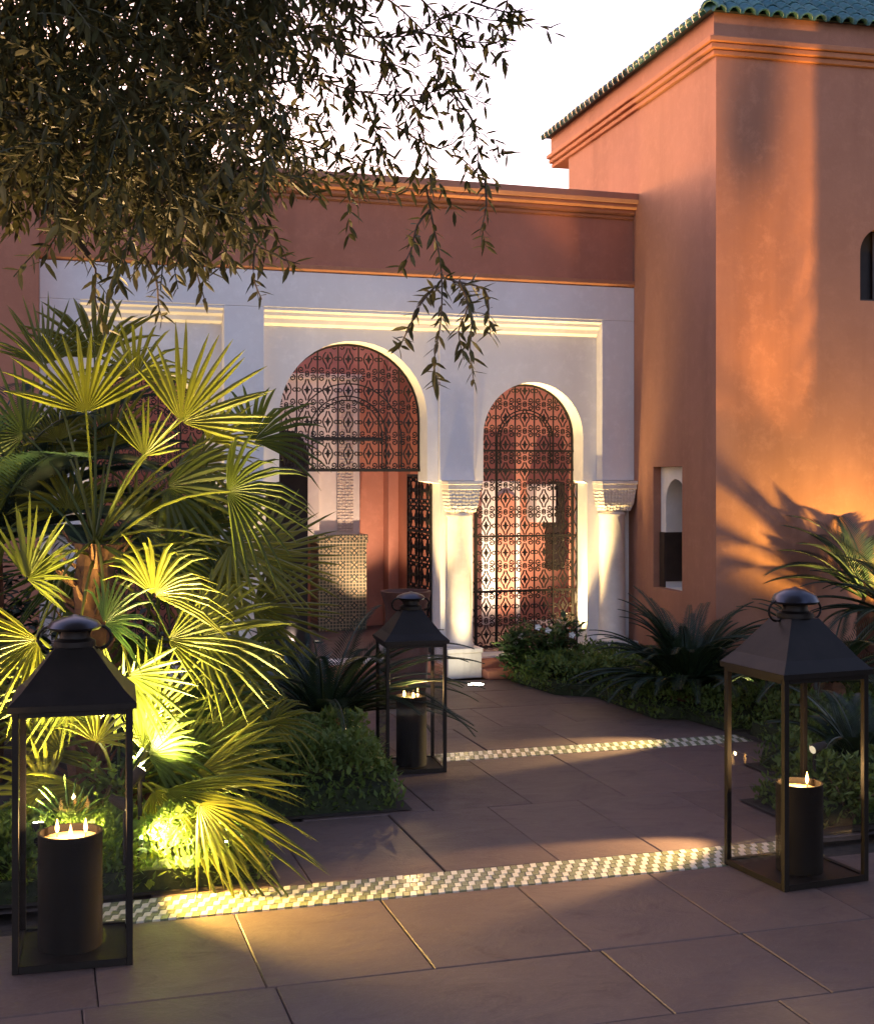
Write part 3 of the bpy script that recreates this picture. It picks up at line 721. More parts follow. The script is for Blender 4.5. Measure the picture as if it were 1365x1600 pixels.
# ================================================================== PLANTING
def cover(name, poly, h, n, size, mat, kind='stuff', label=None, cat=None, z0=0.0, spread=.12, ex=None):
    """dense low planting filling a polygon (world xy)"""
    xs = [p[0] for p in poly]; ys = [p[1] for p in poly]
    def inside(x, y):
        c = False; j = len(poly) - 1
        for i in range(len(poly)):
            xi, yi = poly[i][0], poly[i][1]; xj, yj = poly[j][0], poly[j][1]
            if (yi > y) != (yj > y) and x < (xj - xi) * (y - yi) / (yj - yi) + xi: c = not c
            j = i
        return c
    def dist(x, y):
        m = 9
        for i in range(len(poly)):
            a = Vector(poly[i][:2]); e = Vector(poly[(i + 1) % len(poly)][:2]) - a; q = Vector((x, y)) - a
            t_ = max(0, min(1, q.dot(e) / e.length_squared)); m = min(m, (q - e * t_).length)
        return m
    b = MB(); cnt = 0; tries = 0
    while cnt < n and tries < n * 6:
        tries += 1
        x, y = random.uniform(min(xs), max(xs)), random.uniform(min(ys), max(ys))
        if not inside(x, y): continue
        dd = dist(x, y)
        top = h * min(1, (dd / spread + .12)) ** .55 * (1 + .45 * noise.noise((x * 4.5, y * 4.5, 1.3)) + .2 * noise.noise((x * 14, y * 14, 4)))
        z = z0 + top * (1 - random.random() ** (1.0 if dd < spread else 2.0) * (.95 if dd < spread else .55))
        a = random.uniform(0, 2 * PI); up_ = random.uniform(.1, 1.2); L = size * random.uniform(.6, 1.4); W = L * random.uniform(.16, .3)
        d = Vector((math.cos(a) * math.cos(up_), math.sin(a) * math.cos(up_), math.sin(up_))); sdv = Vector((-math.sin(a), math.cos(a), random.uniform(-.5, .5))).normalized() * W
        c = Vector((x, y, z)); k = len(b.v)
        b.v += [tuple(c), tuple(c + d * L * .45 + sdv), tuple(c + d * L), tuple(c + d * L * .45 - sdv)]; b.f += [(k, k + 1, k + 2), (k, k + 2, k + 3)]
        cnt += 1
    o = tag(b.build(name, mat, normals=False), label, cat, None, kind)
    cxm = sum(xs) / len(xs); cym = sum(ys) / len(ys); m = MB(); k = len(poly)   # dark core added under the leaves to keep the planting opaque
    for z, sc_ in ((0.0, .955), (h * .36, .92)): m.v += [(cxm + (x - cxm) * sc_, cym + (y - cym) * sc_, z) for x, y in poly]
    tr_ = tessellate_polygon([[Vector((v[0], v[1], 0)) for v in m.v[k:]]])
    m.f = [(i, (i + 1) % k, k + (i + 1) % k, k + i) for i in range(k)] + [tuple(k + q for q in t) for t in tr_]
    m.build("cover_core", M_core, o)
    return o
def soil(poly, h=.03):
    b = MB(); n = len(poly); b.poly([(p.x, p.y, .006) for p in poly])
    return tag(b.build("bed_soil", M_soil), kind='structure')
LB = [pw(-4.5, .16), pw(-.68, .16), pw(-.66, 1.13), pw(.17, 1.15), pw(.2, 2.18), pw(.38, 2.42), pw(.42, 4.9), pw(-4.5, 4.9)]
RB = [pw(1.85, .16), pw(1.85, .85), pw(2.3, .9), pw(2.3, 1.6), pw(2.72, 1.62), pw(2.7, 2.42), pw(2.65, 2.95), pw(2.46, 3.03), pw(2.41, 4.03), pw(2.15, 4.23), pw(2.04, 5.1), pw(7, 5.1), pw(7, .16)]
for q in (LB, RB):
    soil(q)
XY = lambda l: [(p.x, p.y) for p in l]
cover("ground_cover", XY([pw(-2.6, .19), pw(-.72, .19), pw(-.70, .72), pw(-2.6, .72)]), .25, 13000, .042, M_cover, spread=.07)
cover("ground_cover", XY([pw(-1.2, 1.18), pw(.13, 1.17), pw(.17, 2.15), pw(-1.2, 2.15)]), .32, 13000, .042, M_cover, spread=.09)
cover("ground_cover", XY([pw(-1.4, 2.3), pw(.30, 2.45), pw(.36, 4.8), pw(-1.6, 4.8)]), .25, 5000, .05, M_cover)
cover("ground_cover", XY([pw(2.64, 2.93), pw(2.44, 3.01), pw(2.39, 4.0), pw(2.13, 4.2), pw(2.03, 4.95), pw(3.9, 4.6), pw(3.9, 2.6), pw(2.71, 2.46)]), .24, 26000, .042, M_cover, spread=.07)
cover("ground_cover", XY([pw(1.9, .2), pw(1.9, .8), pw(2.36, .86), pw(2.36, 1.56), pw(2.78, 1.58), pw(2.78, 2.40), pw(4.2, 2.5), pw(4.2, .2)]), .26, 22000, .042, M_cover, spread=.08)

def fan_blade(b, hub, mdir, nrm, rad, span, nseg=24, fold=.45, droop=.10, join=.35, wmul=1.0):
    """one palmate leaf blade: folded segments joined near the hub"""
    nseg = max(10, int(nseg * .78)); mdir = mdir.normalized(); nrm = (nrm - mdir * nrm.dot(mdir)).normalized(); side = nrm.cross(mdir)
    for i in range(nseg):
        f = (i + .5) / nseg * 2 - 1; a = f * span / 2
        d = mdir * math.cos(a) + side * math.sin(a)
        t_ = -mdir * math.sin(a) + side * math.cos(a)
        L = rad * (1.08 - .22 * abs(f) ** 2) * random.uniform(.9, 1.08)
        half = rad * join * math.tan(span / nseg / 2) * 1.02 * wmul
        cup = .22 * abs(f)
        k = len(b.v)
        sag = droop * random.uniform(.5, 1.6); bend = random.gauss(0, .045); d_ = d
        st = []
        for q, wd in ((.03, .08), (join * .5, .52), (join, 1.0), (.62, .86), (.86, .5), (1.0, .04)):
            c = hub + d * (L * q) + t_ * (bend * L * q * q) + nrm * (cup * L * q * .5) - Vector((0, 0, 1)) * (sag * L * q * q * q)
            wdt = half * wd
            b.v += [tuple(c - t_ * wdt - nrm * wdt * fold), tuple(c + nrm * wdt * fold), tuple(c + t_ * wdt - nrm * wdt * fold)]
        for j in range(5):
            o = k + 3 * j
            b.f += [(o, o + 1, o + 4, o + 3), (o + 1, o + 2, o + 5, o + 4)]
def petiole(b, a, c, r=.006, sag=.1):
    a, c = Vector(a), Vector(c); pts = []
    for i in range(7):
        t_ = i / 6; p = a.lerp(c, t_); p.z += sag * (c - a).length * math.sin(PI * t_); pts.append(p)
    b.tube(pts, [r * 1.5 - r * .7 * i / 6 for i in range(7)], 5)
def fan_palm(name, base, crown, fronds, label, trunk_r=.09):
    T_ = thing(name, base, 0, label, "fan palm")
    rel = lambda v: Vector(v) - Vector(base)
    b = MB(); c = rel(crown); pts = []
    for i in range(14):
        t_ = i / 13; pts.append(Vector((c.x * t_ ** 1.3, c.y * t_, c.z * t_)))
    b.tube(pts, [trunk_r * (1 + .18 * (i % 2)) for i in range(14)], 10); b.build("trunk", M_fibre, T_)
    # old leaf bases hanging on the trunk
    b = MB()
    for i in range(70):
        z = c.z * random.uniform(.1, 1); a = random.uniform(0, 2 * PI); t_ = z / c.z
        o = Vector((c.x * t_ ** 1.3 + trunk_r * math.cos(a), c.y * t_ + trunk_r * math.sin(a), z)); d = Vector((math.cos(a), math.sin(a), .6))
        b.tube([o, o + d * .05, o + d * .09 + Vector((0, 0, .03))], [.014, .01, .004], 4)
    tag(b.build("leaf_stubs", M_fibre, T_), kind="stuff")
    for (hx, hy, Y, ang, tilt, rad, span, nseg) in fronds:
        hub = at(hx, hy, Y); a = R(ang)
        r = rad / FPX * Y
        m = Vector((math.cos(a), -tilt, math.sin(a))).normalized()
        n_ = Vector((random.uniform(-.6, .6), -1, random.uniform(0, .8))) - m * 0
        b = MB(); fan_blade(b, rel(hub), m, n_, r, R(span), nseg, fold=random.uniform(.3, .6), droop=random.choice((.05, .1, .2, .34)), join=random.uniform(.3, .42))
        fo = b.build("frond", M_fan, T_, normals=False)
        b = MB(); petiole(b, c + Vector((0, 0, random.uniform(-.12, .05))), rel(hub) + m * r * .05); b.build("petiole", M_fan, fo)
    return T_
pb = gnd(135, 1310); pb = Vector((-1.70, 6.35, 0))
pc = at(150, 850, 6.4)
FR1 = [(135, 645, 6.3, 95, .1, 145, 150, 22), (283, 660, 6.25, 55, .1, 150, 150, 24), (226, 712, 6.0, 75, .2, 85, 140, 16), (325, 690, 6.5, 50, .0, 85, 120, 16),
       (355, 768, 6.0, 5, .15, 132, 175, 26), (360, 850, 6.3, -12, .1, 118, 200, 24), (42, 905, 5.7, 60, .3, 128, 170, 22), (240, 930, 5.75, 55, .25, 135, 165, 26),
       (163, 975, 5.6, 45, .3, 120, 150, 22), (262, 1000, 5.8, 5, .2, 125, 120, 18), (310, 995, 5.9, 10, .1, 140, 170, 26), 
        (285, 830, 6.9, 20, .0, 120, 170, 20), (60, 1000, 5.6, -150, .3, 130, 150, 20), (200, 1055, 5.7, -40, .2, 110, 150, 18),
       (120, 1060, 5.75, 200, .2, 120, 150, 18), (260, 760, 6.8, -20, .0, 130, 170, 20), (95, 960, 6.5, 20, .0, 110, 170, 18)]
rs = random.Random(5)
for hx, hy in ((20, 760), (95, 730), (180, 850), (110, 800), (300, 730), (330, 900), (280, 900), (200, 1000), (130, 900), (20, 1000), (330, 1060), (400, 870), (395, 950), (370, 1010), (300, 1060), (90, 1040), (150, 560), (210, 590), (70, 570), (100, 880), (10, 850), (210, 820), (250, 870), (310, 800), (40, 680), (170, 700), (90, 690), (395, 690)):
    FR1.append((hx, hy, rs.uniform(6.6, 7.1), math.degrees(math.atan2(850 - hy, hx - 150)) + rs.uniform(-25, 25), rs.uniform(-.2, .2), rs.uniform(100, 140), rs.uniform(140, 190), 24))
fan_palm("fan_palm", pb, pc, FR1, "tall fan palm glowing yellow under uplights behind the largest lantern")
pb2 = Vector((-1.42, 5.98, 0)); pc2 = at(185, 1235, 6.0)
FR2 = [(222, 1172, 5.72, 62, .2, 110, 140, 18), (232, 1182, 5.66, 18, .2, 120, 130, 18), (190, 1120, 6.0, 110, .1, 110, 150, 18), (75, 1235, 5.6, 150, .2, 90, 150, 16), (150, 1160, 5.5, 70, .3, 85, 150, 16), (110, 1290, 5.5, 100, .2, 80, 150, 16), (60, 1180, 5.8, 60, .2, 100, 160, 18), (420, 1130, 6.3, 20, .1, 90, 120, 16), (290, 1280, 5.5, -20, .3, 120, 120, 16), (270, 1200, 5.75, 20, .1, 165, 110, 22), (300, 1215, 5.6, 0, .2, 170, 95, 20), (255, 1235, 5.5, -15, .3, 255, 70, 22), (240, 1235, 5.55, -55, .2, 120, 130, 18), (225, 1130, 5.9, 50, .1, 150, 120, 20), (280, 1120, 6.1, 25, .0, 150, 120, 22),
       (150, 1130, 5.8, 120, .1, 110, 150, 18), (100, 1180, 5.7, 170, .1, 110, 150, 18), (130, 1230, 5.6, 215, .1, 110, 130, 16), (330, 1165, 5.9, 15, .0, 130, 150, 20), (200, 1290, 5.6, -90, .2, 90, 130, 14), (340, 1060, 6.3, 30, .0, 110, 160, 18), (310, 1255, 5.4, -35, .3, 130, 100, 16), (60, 1120, 6.1, 140, .0, 120, 150, 18)]
fan_palm("fan_palm", pb2, pc2, FR2, "low young fan palm clump arching over the tiled strip beside the largest lantern", .06)

def pinnate(b, base, az, elev, L, n=34, ll=.16, droop=1.0, width=.010, vee=.5, twist=0):
    """feather leaf: arching rachis with narrow leaflets; returns nothing"""
    base = Vector(base); p = base.copy(); e = elev; pts = [p.copy()]; dirs = []
    st = L / n
    for i in range(n):
        d = Vector((math.cos(az) * math.cos(e), math.sin(az) * math.cos(e), math.sin(e))); dirs.append(d)
        p = p + d * st; pts.append(p.copy()); e -= droop / n * (.5 + 1.2 * i / n)
    b.tube(pts, [.009 * (1 - .8 * i / n) + .001 for i in range(n + 1)], 5)
    for i in range(2, n):
        d = dirs[i]; sd = Vector((-math.sin(az), math.cos(az), 0)); up = sd.cross(d) * -1
        if up.z < 0: up = -up
        f = i / n; l = ll * min(1, f * 5 + .25) * (1 - .75 * max(0, f - .45) / .55) * random.uniform(.9, 1.1)
        for sg in (-1, 1):
            for q in ((0, .5) if width > .0085 else (0,)):
                v = (sd * sg * .8 + up * vee * .6 + d * (.55 + .5 * f) + Vector((0, 0, -.12))).normalized()
                o = pts[i] + d * st * q; k = len(b.v); wv = d * width * random.uniform(.8, 1.1)
                b.v += [tuple(o - wv * .5), tuple(o + v * l * .5 + wv * .55 - Vector((0, 0, .02 * l))), tuple(o + v * l - Vector((0, 0, .12 * l))), tuple(o + v * l * .5 - wv * .55 - Vector((0, 0, .02 * l)))]
                b.f += [(k, k + 1, k + 2), (k, k + 2, k + 3)]
def cycad(loc, fr, L, label, hs=.25, ll=.15, mat=M_cycad, nm="sago_palm", cat="sago palm", group=None, n=56, wd=.0078):
    S = thing(nm, loc, 0, label, cat, group)
    b = MB(); b.lathe([(.11, 0), (.13, hs * .4), (.11, hs * .85), (.04, hs)], k=12); b.build("trunk", M_fibre, S)
    for az, el, lm in fr:
        b = MB(); a = R(az); pinnate(b, (.05 * math.cos(a), .05 * math.sin(a), hs * .92), a, R(el), L * lm, n, ll * (.7 + .3 * lm), R(random.uniform(45, 80)), wd)
        b.build("frond", mat, S, normals=False)
    return S
def ringfr(n, e0, e1, l0=.85, l1=1.1): return [(i * 360 / n * 2.618 % 360 + random.uniform(-8, 8), e0 + (e1 - e0) * (i / n), random.uniform(l0, l1)) for i in range(n)]
cyl = at(500, 1110, 7.5)
cycad((cyl.x, 7.75, 0), ringfr(30, 15, 80) + [(-8, 46, 1.2), (-5, 58, 1.2), (-18, 64, 1.1), (-12, 34, 1.15), (-20, 30, 1.15), (-35, 38, 1.1), (0, 52, 1.1), (-14, 22, 1.05), (10, 30, 1.1)], .85, "dark sago palm arching its fronds across the smaller middle lantern", .28, .12)
cr = at(1072, 1060, 9.4)
cycad((cr.x, 9.4, 0), ringfr(135, 18, 88, .8, 1.12), .80, "wide dark sago palm in the right bed before the niche window", .14, .11)
cr = at(1300, 1000, 8.3)
cycad((cr.x, 8.4, 0), ringfr(34, 5, 80), .80, "sago palm behind the corner-on lantern in front of the glowing wall", .40, .11)
cycad((3.12, 8.75, 0), ringfr(34, 10, 80) + [(170, 30, 1.2), (185, 45, 1.2), (160, 20, 1.1), (178, 58, 1.1)], .62, "sago palm at the right edge with thin fronds crossing the glowing tower wall", .80, .10, n=50, wd=.006)
cycad((3.2, 9.62, 0), [(120, 62, 1), (150, 50, 1), (165, 66, 1.1), (135, 40, .9), (180, 45, 1.1), (100, 70, 1.1), (60, 70, 1), (200, 60, 1), (145, 75, 1.2), (172, 30, 1)], .75, "small palm against the tower wall throwing leaf shadows across it", .85, .2, M_feather, "feather_palm", "palm", None, 26, .010)
cr = at(1345, 1160, 6.9)
cycad((cr.x, 6.9, 0), ringfr(24, 10, 75), .55, "small sago palm in the right bed just behind the corner-on lantern", .2, .12)
fp = Vector((-2.5, 7.2, 0))
cycad(fp, ringfr(22, 20, 80) + [(-10, 62, 1.0), (5, 50, 1.0), (-25, 50, 1.0), (15, 35, 1.0), (-5, 28, 1.0), (0, 72, 1.05), (-15, 10, 1.1), (8, 12, 1.0), (-30, 25, 1.1), (-45, 15, 1.0), (20, 60, 1.1)], 1.35, "dark feather palm at the left edge behind the tall fan palm", 1.45, .32, M_feather, "feather_palm", "palm", None, 44, .0082)

def agave(loc, n, L, label):
    S = thing("agave", loc, 0, label, "agave")
    for i in range(n):
        a = i * 2.4; e = R(25 + 55 * i / n); d = Vector((math.cos(a) * math.cos(e), math.sin(a) * math.cos(e), math.sin(e))); sd = Vector((-math.sin(a), math.cos(a), 0)); up = sd.cross(d) * -1
        b = MB(); st = [(.0, .6), (.3, 1.0), (.7, .7), (1.0, .03)]
        for q, wd in st:
            c = d * L * q + Vector((0, 0, .04)); b.v += [tuple(c - sd * .05 * wd + up * .02 * wd), tuple(c), tuple(c + sd * .05 * wd + up * .02 * wd)]
        for j in range(3): b.f += [(3 * j, 3 * j + 1, 3 * j + 4, 3 * j + 3), (3 * j + 1, 3 * j + 2, 3 * j + 5, 3 * j + 4)]
        b.build("leaf", M_agave, S, smooth=True)
ag = at(462, 1000, 9.0); agave((ag.x, 9.0, .12), 18, .42, "blue grey agave in the shade before the large arch")

def shrub(loc, rx, ry, h, n, size, mat, label, nm="leafy_shrub", cat="shrub", flowers=0, stems=9, up=.5):
    S = thing(nm, loc, 0, label, cat)
    b = MB(); tips = []
    for i in range(stems):
        a = random.uniform(0, 2 * PI); q = random.uniform(.2, .9); tip = Vector((rx * q * math.cos(a), ry * q * math.sin(a), h * random.uniform(.55, 1) * (1 - .3 * q))); tips.append(tip)
        b.tube([(0, 0, 0), tip * .5 + Vector((0, 0, h * .08)), tip], [.008, .006, .003], 5)
    b.build("stems", M_bark, S)
    b = MB()
    for i in range(n):
        tp = random.choice(tips); c = tp * random.uniform(.35, 1.02) + Vector((random.gauss(0, rx * .16), random.gauss(0, ry * .16), random.gauss(0, h * .07)))
        if c.z < .02: c.z = .02 + random.random() * .1
        a = random.uniform(0, 2 * PI); e = random.uniform(-.4, 1.0) * up * 1.6; L = size * random.uniform(.6, 1.3)
        d = Vector((math.cos(a) * math.cos(e), math.sin(a) * math.cos(e), math.sin(e))); sd = Vector((-math.sin(a), math.cos(a), random.uniform(-.4, .4))).normalized() * L * .22; nn = d.cross(sd).normalized() * L * .06
        k = len(b.v)
        b.v += [tuple(c), tuple(c + d * L * .4 + sd + nn), tuple(c + d * L), tuple(c + d * L * .4 - sd + nn), tuple(c + d * L * .45)]
        b.f += [(k, k + 1, k + 4), (k + 1, k + 2, k + 4), (k + 2, k + 3, k + 4), (k + 3, k, k + 4)]
    tag(b.build("foliage", mat, S, normals=False), kind='stuff')
    for i in range(flowers):
        tp = random.choice(tips) * random.uniform(.8, 1.05) + Vector((0, -ry * .4, 0)); f = MB()
        for j in range(5):
            a = j * 2 * PI / 5; d = Vector((math.cos(a), -.5, math.sin(a))) * .03; s2 = Vector((-math.sin(a), 0, math.cos(a))) * .012
            f.poly([tp, tp + d * .6 + s2, tp + d, tp + d * .6 - s2])
        f.build("flower", M_flower, S)
    return S
def grassy(loc, n, L, label):
    S = thing("strap_leaf_plant", loc, 0, label, "plant", "strap leaved plants in the right bed"); b = MB()
    for i in range(n):
        a = random.uniform(0, 2 * PI); e = random.uniform(.5, 1.45); l = L * random.uniform(.6, 1.1); p = Vector((random.gauss(0, .03), random.gauss(0, .03), 0)); k = len(b.v); sd = Vector((-math.sin(a), math.cos(a), 0)) * .008
        for j in range(5):
            b.v += [tuple(p - sd * (1 - j / 4.2)), tuple(p + sd * (1 - j / 4.2))]; p = p + Vector((math.cos(a) * math.cos(e), math.sin(a) * math.cos(e), math.sin(e))) * l / 4; e -= .32
        for j in range(4): b.f.append((k + 2 * j, k + 2 * j + 1, k + 2 * j + 3, k + 2 * j + 2))
    b.build("blades", M_shrub, S, normals=False)
q = at(818, 1030, 10.75); shrub((q.x, 10.75, 0), .24, .16, .56, 900, .075, M_shrub, "leafy shrub with a white bloom before the small right arch", flowers=3)
q = at(866, 1030, 10.7); shrub((q.x, 10.7, 0), .26, .2, .62, 900, .085, M_shrub, "taller light green shrub in front of the small right arch", flowers=3)
q = at(852, 1030, 10.45); shrub((q.x, 10.45, 0), .2, .15, .3, 500, .06, M_shrub, "low shrub at the foot of the steps before the right arch")
for x, Y, n, L, lb in ((915, 10.3, 60, .42, "strap leaved plant nearest the right column"), (893, 10.15, 50, .34, "strap leaved plant in front of the taller shrub"), (948, 10.3, 50, .4, "strap leaved plant between the right column and the sago palm")):
    q = at(x, 1030, Y); grassy((q.x, Y, 0), n, L, lb)
q = gnd(975, 1062); shrub((q.x, q.y + .3, 0), .22, .15, .22, 500, .05, M_cover, "low lit plant by the tower foot beside the sago palm")
q = at(1330, 1300, 6.3); shrub((q.x, 6.35, 0), .25, .2, .3, 700, .05, M_cover, "small lit bush behind the corner-on lantern")
q = at(120, 1260, 5.6); shrub((q.x, 5.75, 0), .22, .12, .5, 420, .08, M_cover, "broad leaved plant seen through the glass of the largest lantern")
q = at(262, 1290, 5.5); shrub((q.x, 5.6, 0), .12, .08, .32, 160, .1, M_shrub, "leafy green plant beside the lamp at the palm foot")

shrub((-2.75, 7.7, 0), .6, .4, 1.35, 2600, .11, M_cycad, "dark leafy bush filling the left edge behind the palms", stems=16)
shrub((-2.0, 7.6, 0), .5, .35, .95, 1800, .10, M_cycad, "low dark bush between the fan palm and the left arch", stems=14)
# ------------------------------------------------------------------ olive tree
tb = Vector((-1.95, 3.5, 0))
ol = thing("olive_tree", tb, 0, "olive tree at the upper left hanging its leafy branches over the garden", "tree")
b = MB(); b.tube([(0, 0, 0), (.03, .02, .7), (-.04, 0, 1.4), (.05, .05, 2.1), (.12, .1, 2.7)], [.2, .16, .14, .13, .11], 12); b.build("trunk", M_bark, ol, smooth=60)
leafv = [(0, 0, 0), (.30, .13, .02), (.30, -.13, .02), (.65, .115, .01), (.65, -.115, .01), (1, 0, -.03), (.3, 0, -.015), (.65, 0, -.02)]
leaff = [(0, 6, 1), (0, 2, 6), (1, 6, 7, 3), (6, 2, 4, 7), (3, 7, 5), (7, 4, 5)]
lm1 = bpy.data.meshes.new("leaf"); lm1.from_pydata([Vector(v) for v in leafv], [], leaff); lm1.materials.append(M_olive)
lm2 = bpy.data.meshes.new("leaf"); lm2.from_pydata([Vector(v) for v in leafv], [], leaff); lm2.materials.append(M_olive2)
def leafM(o, d, up, L):
    d = d.normalized(); s_ = up.cross(d)
    if s_.length < 1e-3: s_ = Vector((1, 0, 0)).cross(d)
    s_.normalize(); u_ = d.cross(s_)
    return Matrix(((d.x * L, s_.x * L, u_.x * L, o.x), (d.y * L, s_.y * L, u_.y * L, o.y), (d.z * L, s_.z * L, u_.z * L, o.z), (0, 0, 0, 1)))
def twig_leaves(pts, step=.021, L=.048, spread=.85):
    """yield matrices of leaves set in pairs along a polyline"""
    out = []; acc = step * .5; ph = random.uniform(0, PI)
    for a, c in zip(pts, pts[1:]):
        seg = (c - a); l = seg.length
        if l < 1e-6: continue
        d = seg / l
        while acc < l:
            o = a + d * acc
            x = d.cross(Vector((.2, 1, .1))).normalized(); y = d.cross(x)
            for sg in (0, PI):
                v = x * math.cos(ph + sg) + y * math.sin(ph + sg)
                if random.random() < .93:
                    ld = (d * random.uniform(.45, .9) + v * spread * random.uniform(.7, 1.1) + Vector((0, 0, random.uniform(-.35, .1)))).normalized()
                    out.append(leafM(o, ld, Vector((random.uniform(-.6, .6), random.uniform(-.6, .6), 1)), L * random.uniform(.75, 1.2)))
            ph += PI / 2 + random.uniform(-.3, .3); acc += step
        acc -= l
    return out
def add_leaf(b, M):
    n = len(b.v); b.v += [tuple(M @ Vector(v)) for v in leafv]; b.f += [tuple(n + i for i in f) for f in leaff]
def relo(v): return v - tb
def poly3(px):                    # list of (px, py, Y) -> smooth polyline
    P_ = [relo(at(*q)) for q in px]; out = []
    for i in range(len(P_) - 1):
        for t_ in (0, .33, .66):
            p0, p1, p2, p3 = P_[max(i - 1, 0)], P_[i], P_[i + 1], P_[min(i + 2, len(P_) - 1)]
            out.append(.5 * ((2 * p1) + (p2 - p0) * t_ + (2 * p0 - 5 * p1 + 4 * p2 - p3) * t_ * t_ + (3 * p1 - p0 - 3 * p2 + p3) * t_ ** 3))
    out.append(P_[-1]); return out
HANG = [  # sprays hanging clear of the crown
    [(668, 290, 3.5), (672, 345, 3.5), (690, 420, 3.5), (684, 500, 3.5), (678, 560, 3.5), (680, 605, 3.5)],
    [(690, 430, 3.5), (720, 445, 3.45), (735, 490, 3.4), (740, 540, 3.4), (735, 590, 3.4)],
    [(712, 440, 3.5), (755, 450, 3.5), (760, 490, 3.5), (770, 525, 3.5)],
    [(684, 450, 3.5), (655, 480, 3.5), (640, 520, 3.5), (622, 550, 3.5)],
    [(672, 330, 3.5), (650, 350, 3.5), (640, 390, 3.5), (628, 420, 3.5)],
    [(752, 280, 3.6), (756, 320, 3.6), (752, 355, 3.6), (758, 385, 3.6)],
    [(130, 395, 3.3), (150, 420, 3.3), (155, 470, 3.3), (165, 520, 3.3)],
    [(225, 400, 3.3), (240, 440, 3.3), (250, 480, 3.3), (255, 500, 3.3)],
    [(300, 400, 3.4), (308, 430, 3.4), (318, 470, 3.4)],
    [(395, 390, 3.4), (402, 430, 3.4), (412, 470, 3.4)],
    [(400, 380, 3.5), (440, 400, 3.5), (465, 415, 3.5)],
    [(720, 440, 3.5), (725, 480, 3.45), (712, 520, 3.4), (722, 560, 3.4)],
]
SPR = [  # sprays against the sky
    [(430, 60, 3.6), (500, 40, 3.6), (570, 60, 3.6), (640, 50, 3.6), (700, 20, 3.6), (760, 30, 3.6), (815, 35, 3.6)],
    [(640, 50, 3.6), (700, 60, 3.6), (760, 70, 3.6), (790, 60, 3.6)],
    [(420, 130, 3.5), (490, 120, 3.5), (560, 140, 3.5), (640, 150, 3.5), (710, 140, 3.5), (765, 165, 3.5)],
    [(560, 140, 3.5), (580, 190, 3.5), (600, 240, 3.5), (620, 280, 3.5)],
    [(640, 150, 3.5), (660, 190, 3.5), (665, 240, 3.5), (668, 300, 3.5)],
    [(420, 210, 3.5), (480, 220, 3.5), (540, 250, 3.5), (600, 260, 3.5)],
    [(470, 50, 3.6), (490, 90, 3.6), (505, 150, 3.6), (520, 210, 3.6), (530, 255, 3.6)],
    [(600, 55, 3.6), (610, 100, 3.6), (620, 150, 3.6), (640, 200, 3.6)],
    [(700, 140, 3.5), (735, 180, 3.5), (740, 220, 3.5), (750, 280, 3.6)],
    [(520, 0, 3.7), (560, 30, 3.7), (600, 90, 3.7), (590, 140, 3.7)],
    [(660, 0, 3.7), (700, 40, 3.7), (730, 100, 3.7), (745, 130, 3.7)],
    [(600, 0, 3.7), (640, 20, 3.7), (690, 80, 3.7), (680, 140, 3.6)],
    [(430, 0, 3.6), (470, 30, 3.6), (540, 100, 3.6), (550, 180, 3.6)],
    [(740, 0, 3.7), (780, 15, 3.7), (820, 20, 3.7)],
    [(400, 260, 3.5), (450, 250, 3.5), (520, 275, 3.5), (590, 300, 3.5)],
    [(440, 280, 3.5), (540, 290, 3.5), (620, 300, 3.5)],
    [(460, 150, 3.6), (450, 200, 3.6), (500, 240, 3.6)],
    [(520, 80, 3.6), (560, 90, 3.6), (650, 110, 3.6), (690, 190, 3.6)],
    [(700, 240, 3.6), (725, 250, 3.6), (752, 275, 3.6)],
    [(620, 200, 3.6), (690, 230, 3.6), (735, 200, 3.6)],
]
cnt = 0
for lst, single in ((HANG, True), (SPR, False)):
    for px in lst:
        pts = poly3([(x + random.uniform(-6, 6), y + random.uniform(-4, 4), Y + random.uniform(-.12, .12)) for x, y, Y in px])
        t_ = MB(); t_.tube(pts, [.0035 - .0022 * i / (len(pts) - 1) for i in range(len(pts))], 5); tw = t_.build("twig", M_bark, ol)
        b = MB(); sub = []
        Ms = twig_leaves(pts, .0225)
        if not single:                         # side shoots fill the spray out
            for i in range(3, len(pts) - 1, 2):
                dv = Vector((random.uniform(-.5, .8), random.uniform(-.5, .5), random.uniform(-1, .5))).normalized()
                q = [pts[i] + dv * .04 * j + Vector((0, 0, -.004 * j * j)) for j in range(random.randint(2, 4))]
                Ms += twig_leaves(q, .022)
        for M in Ms:
            if cnt < 300 and single:
                inst("leaf", lm1 if random.random() < .8 else lm2, tw, M); cnt += 1
            else: add_leaf(b, M)
        if b.v: tag(b.build("leaves", M_olive, tw, normals=False), kind='stuff')
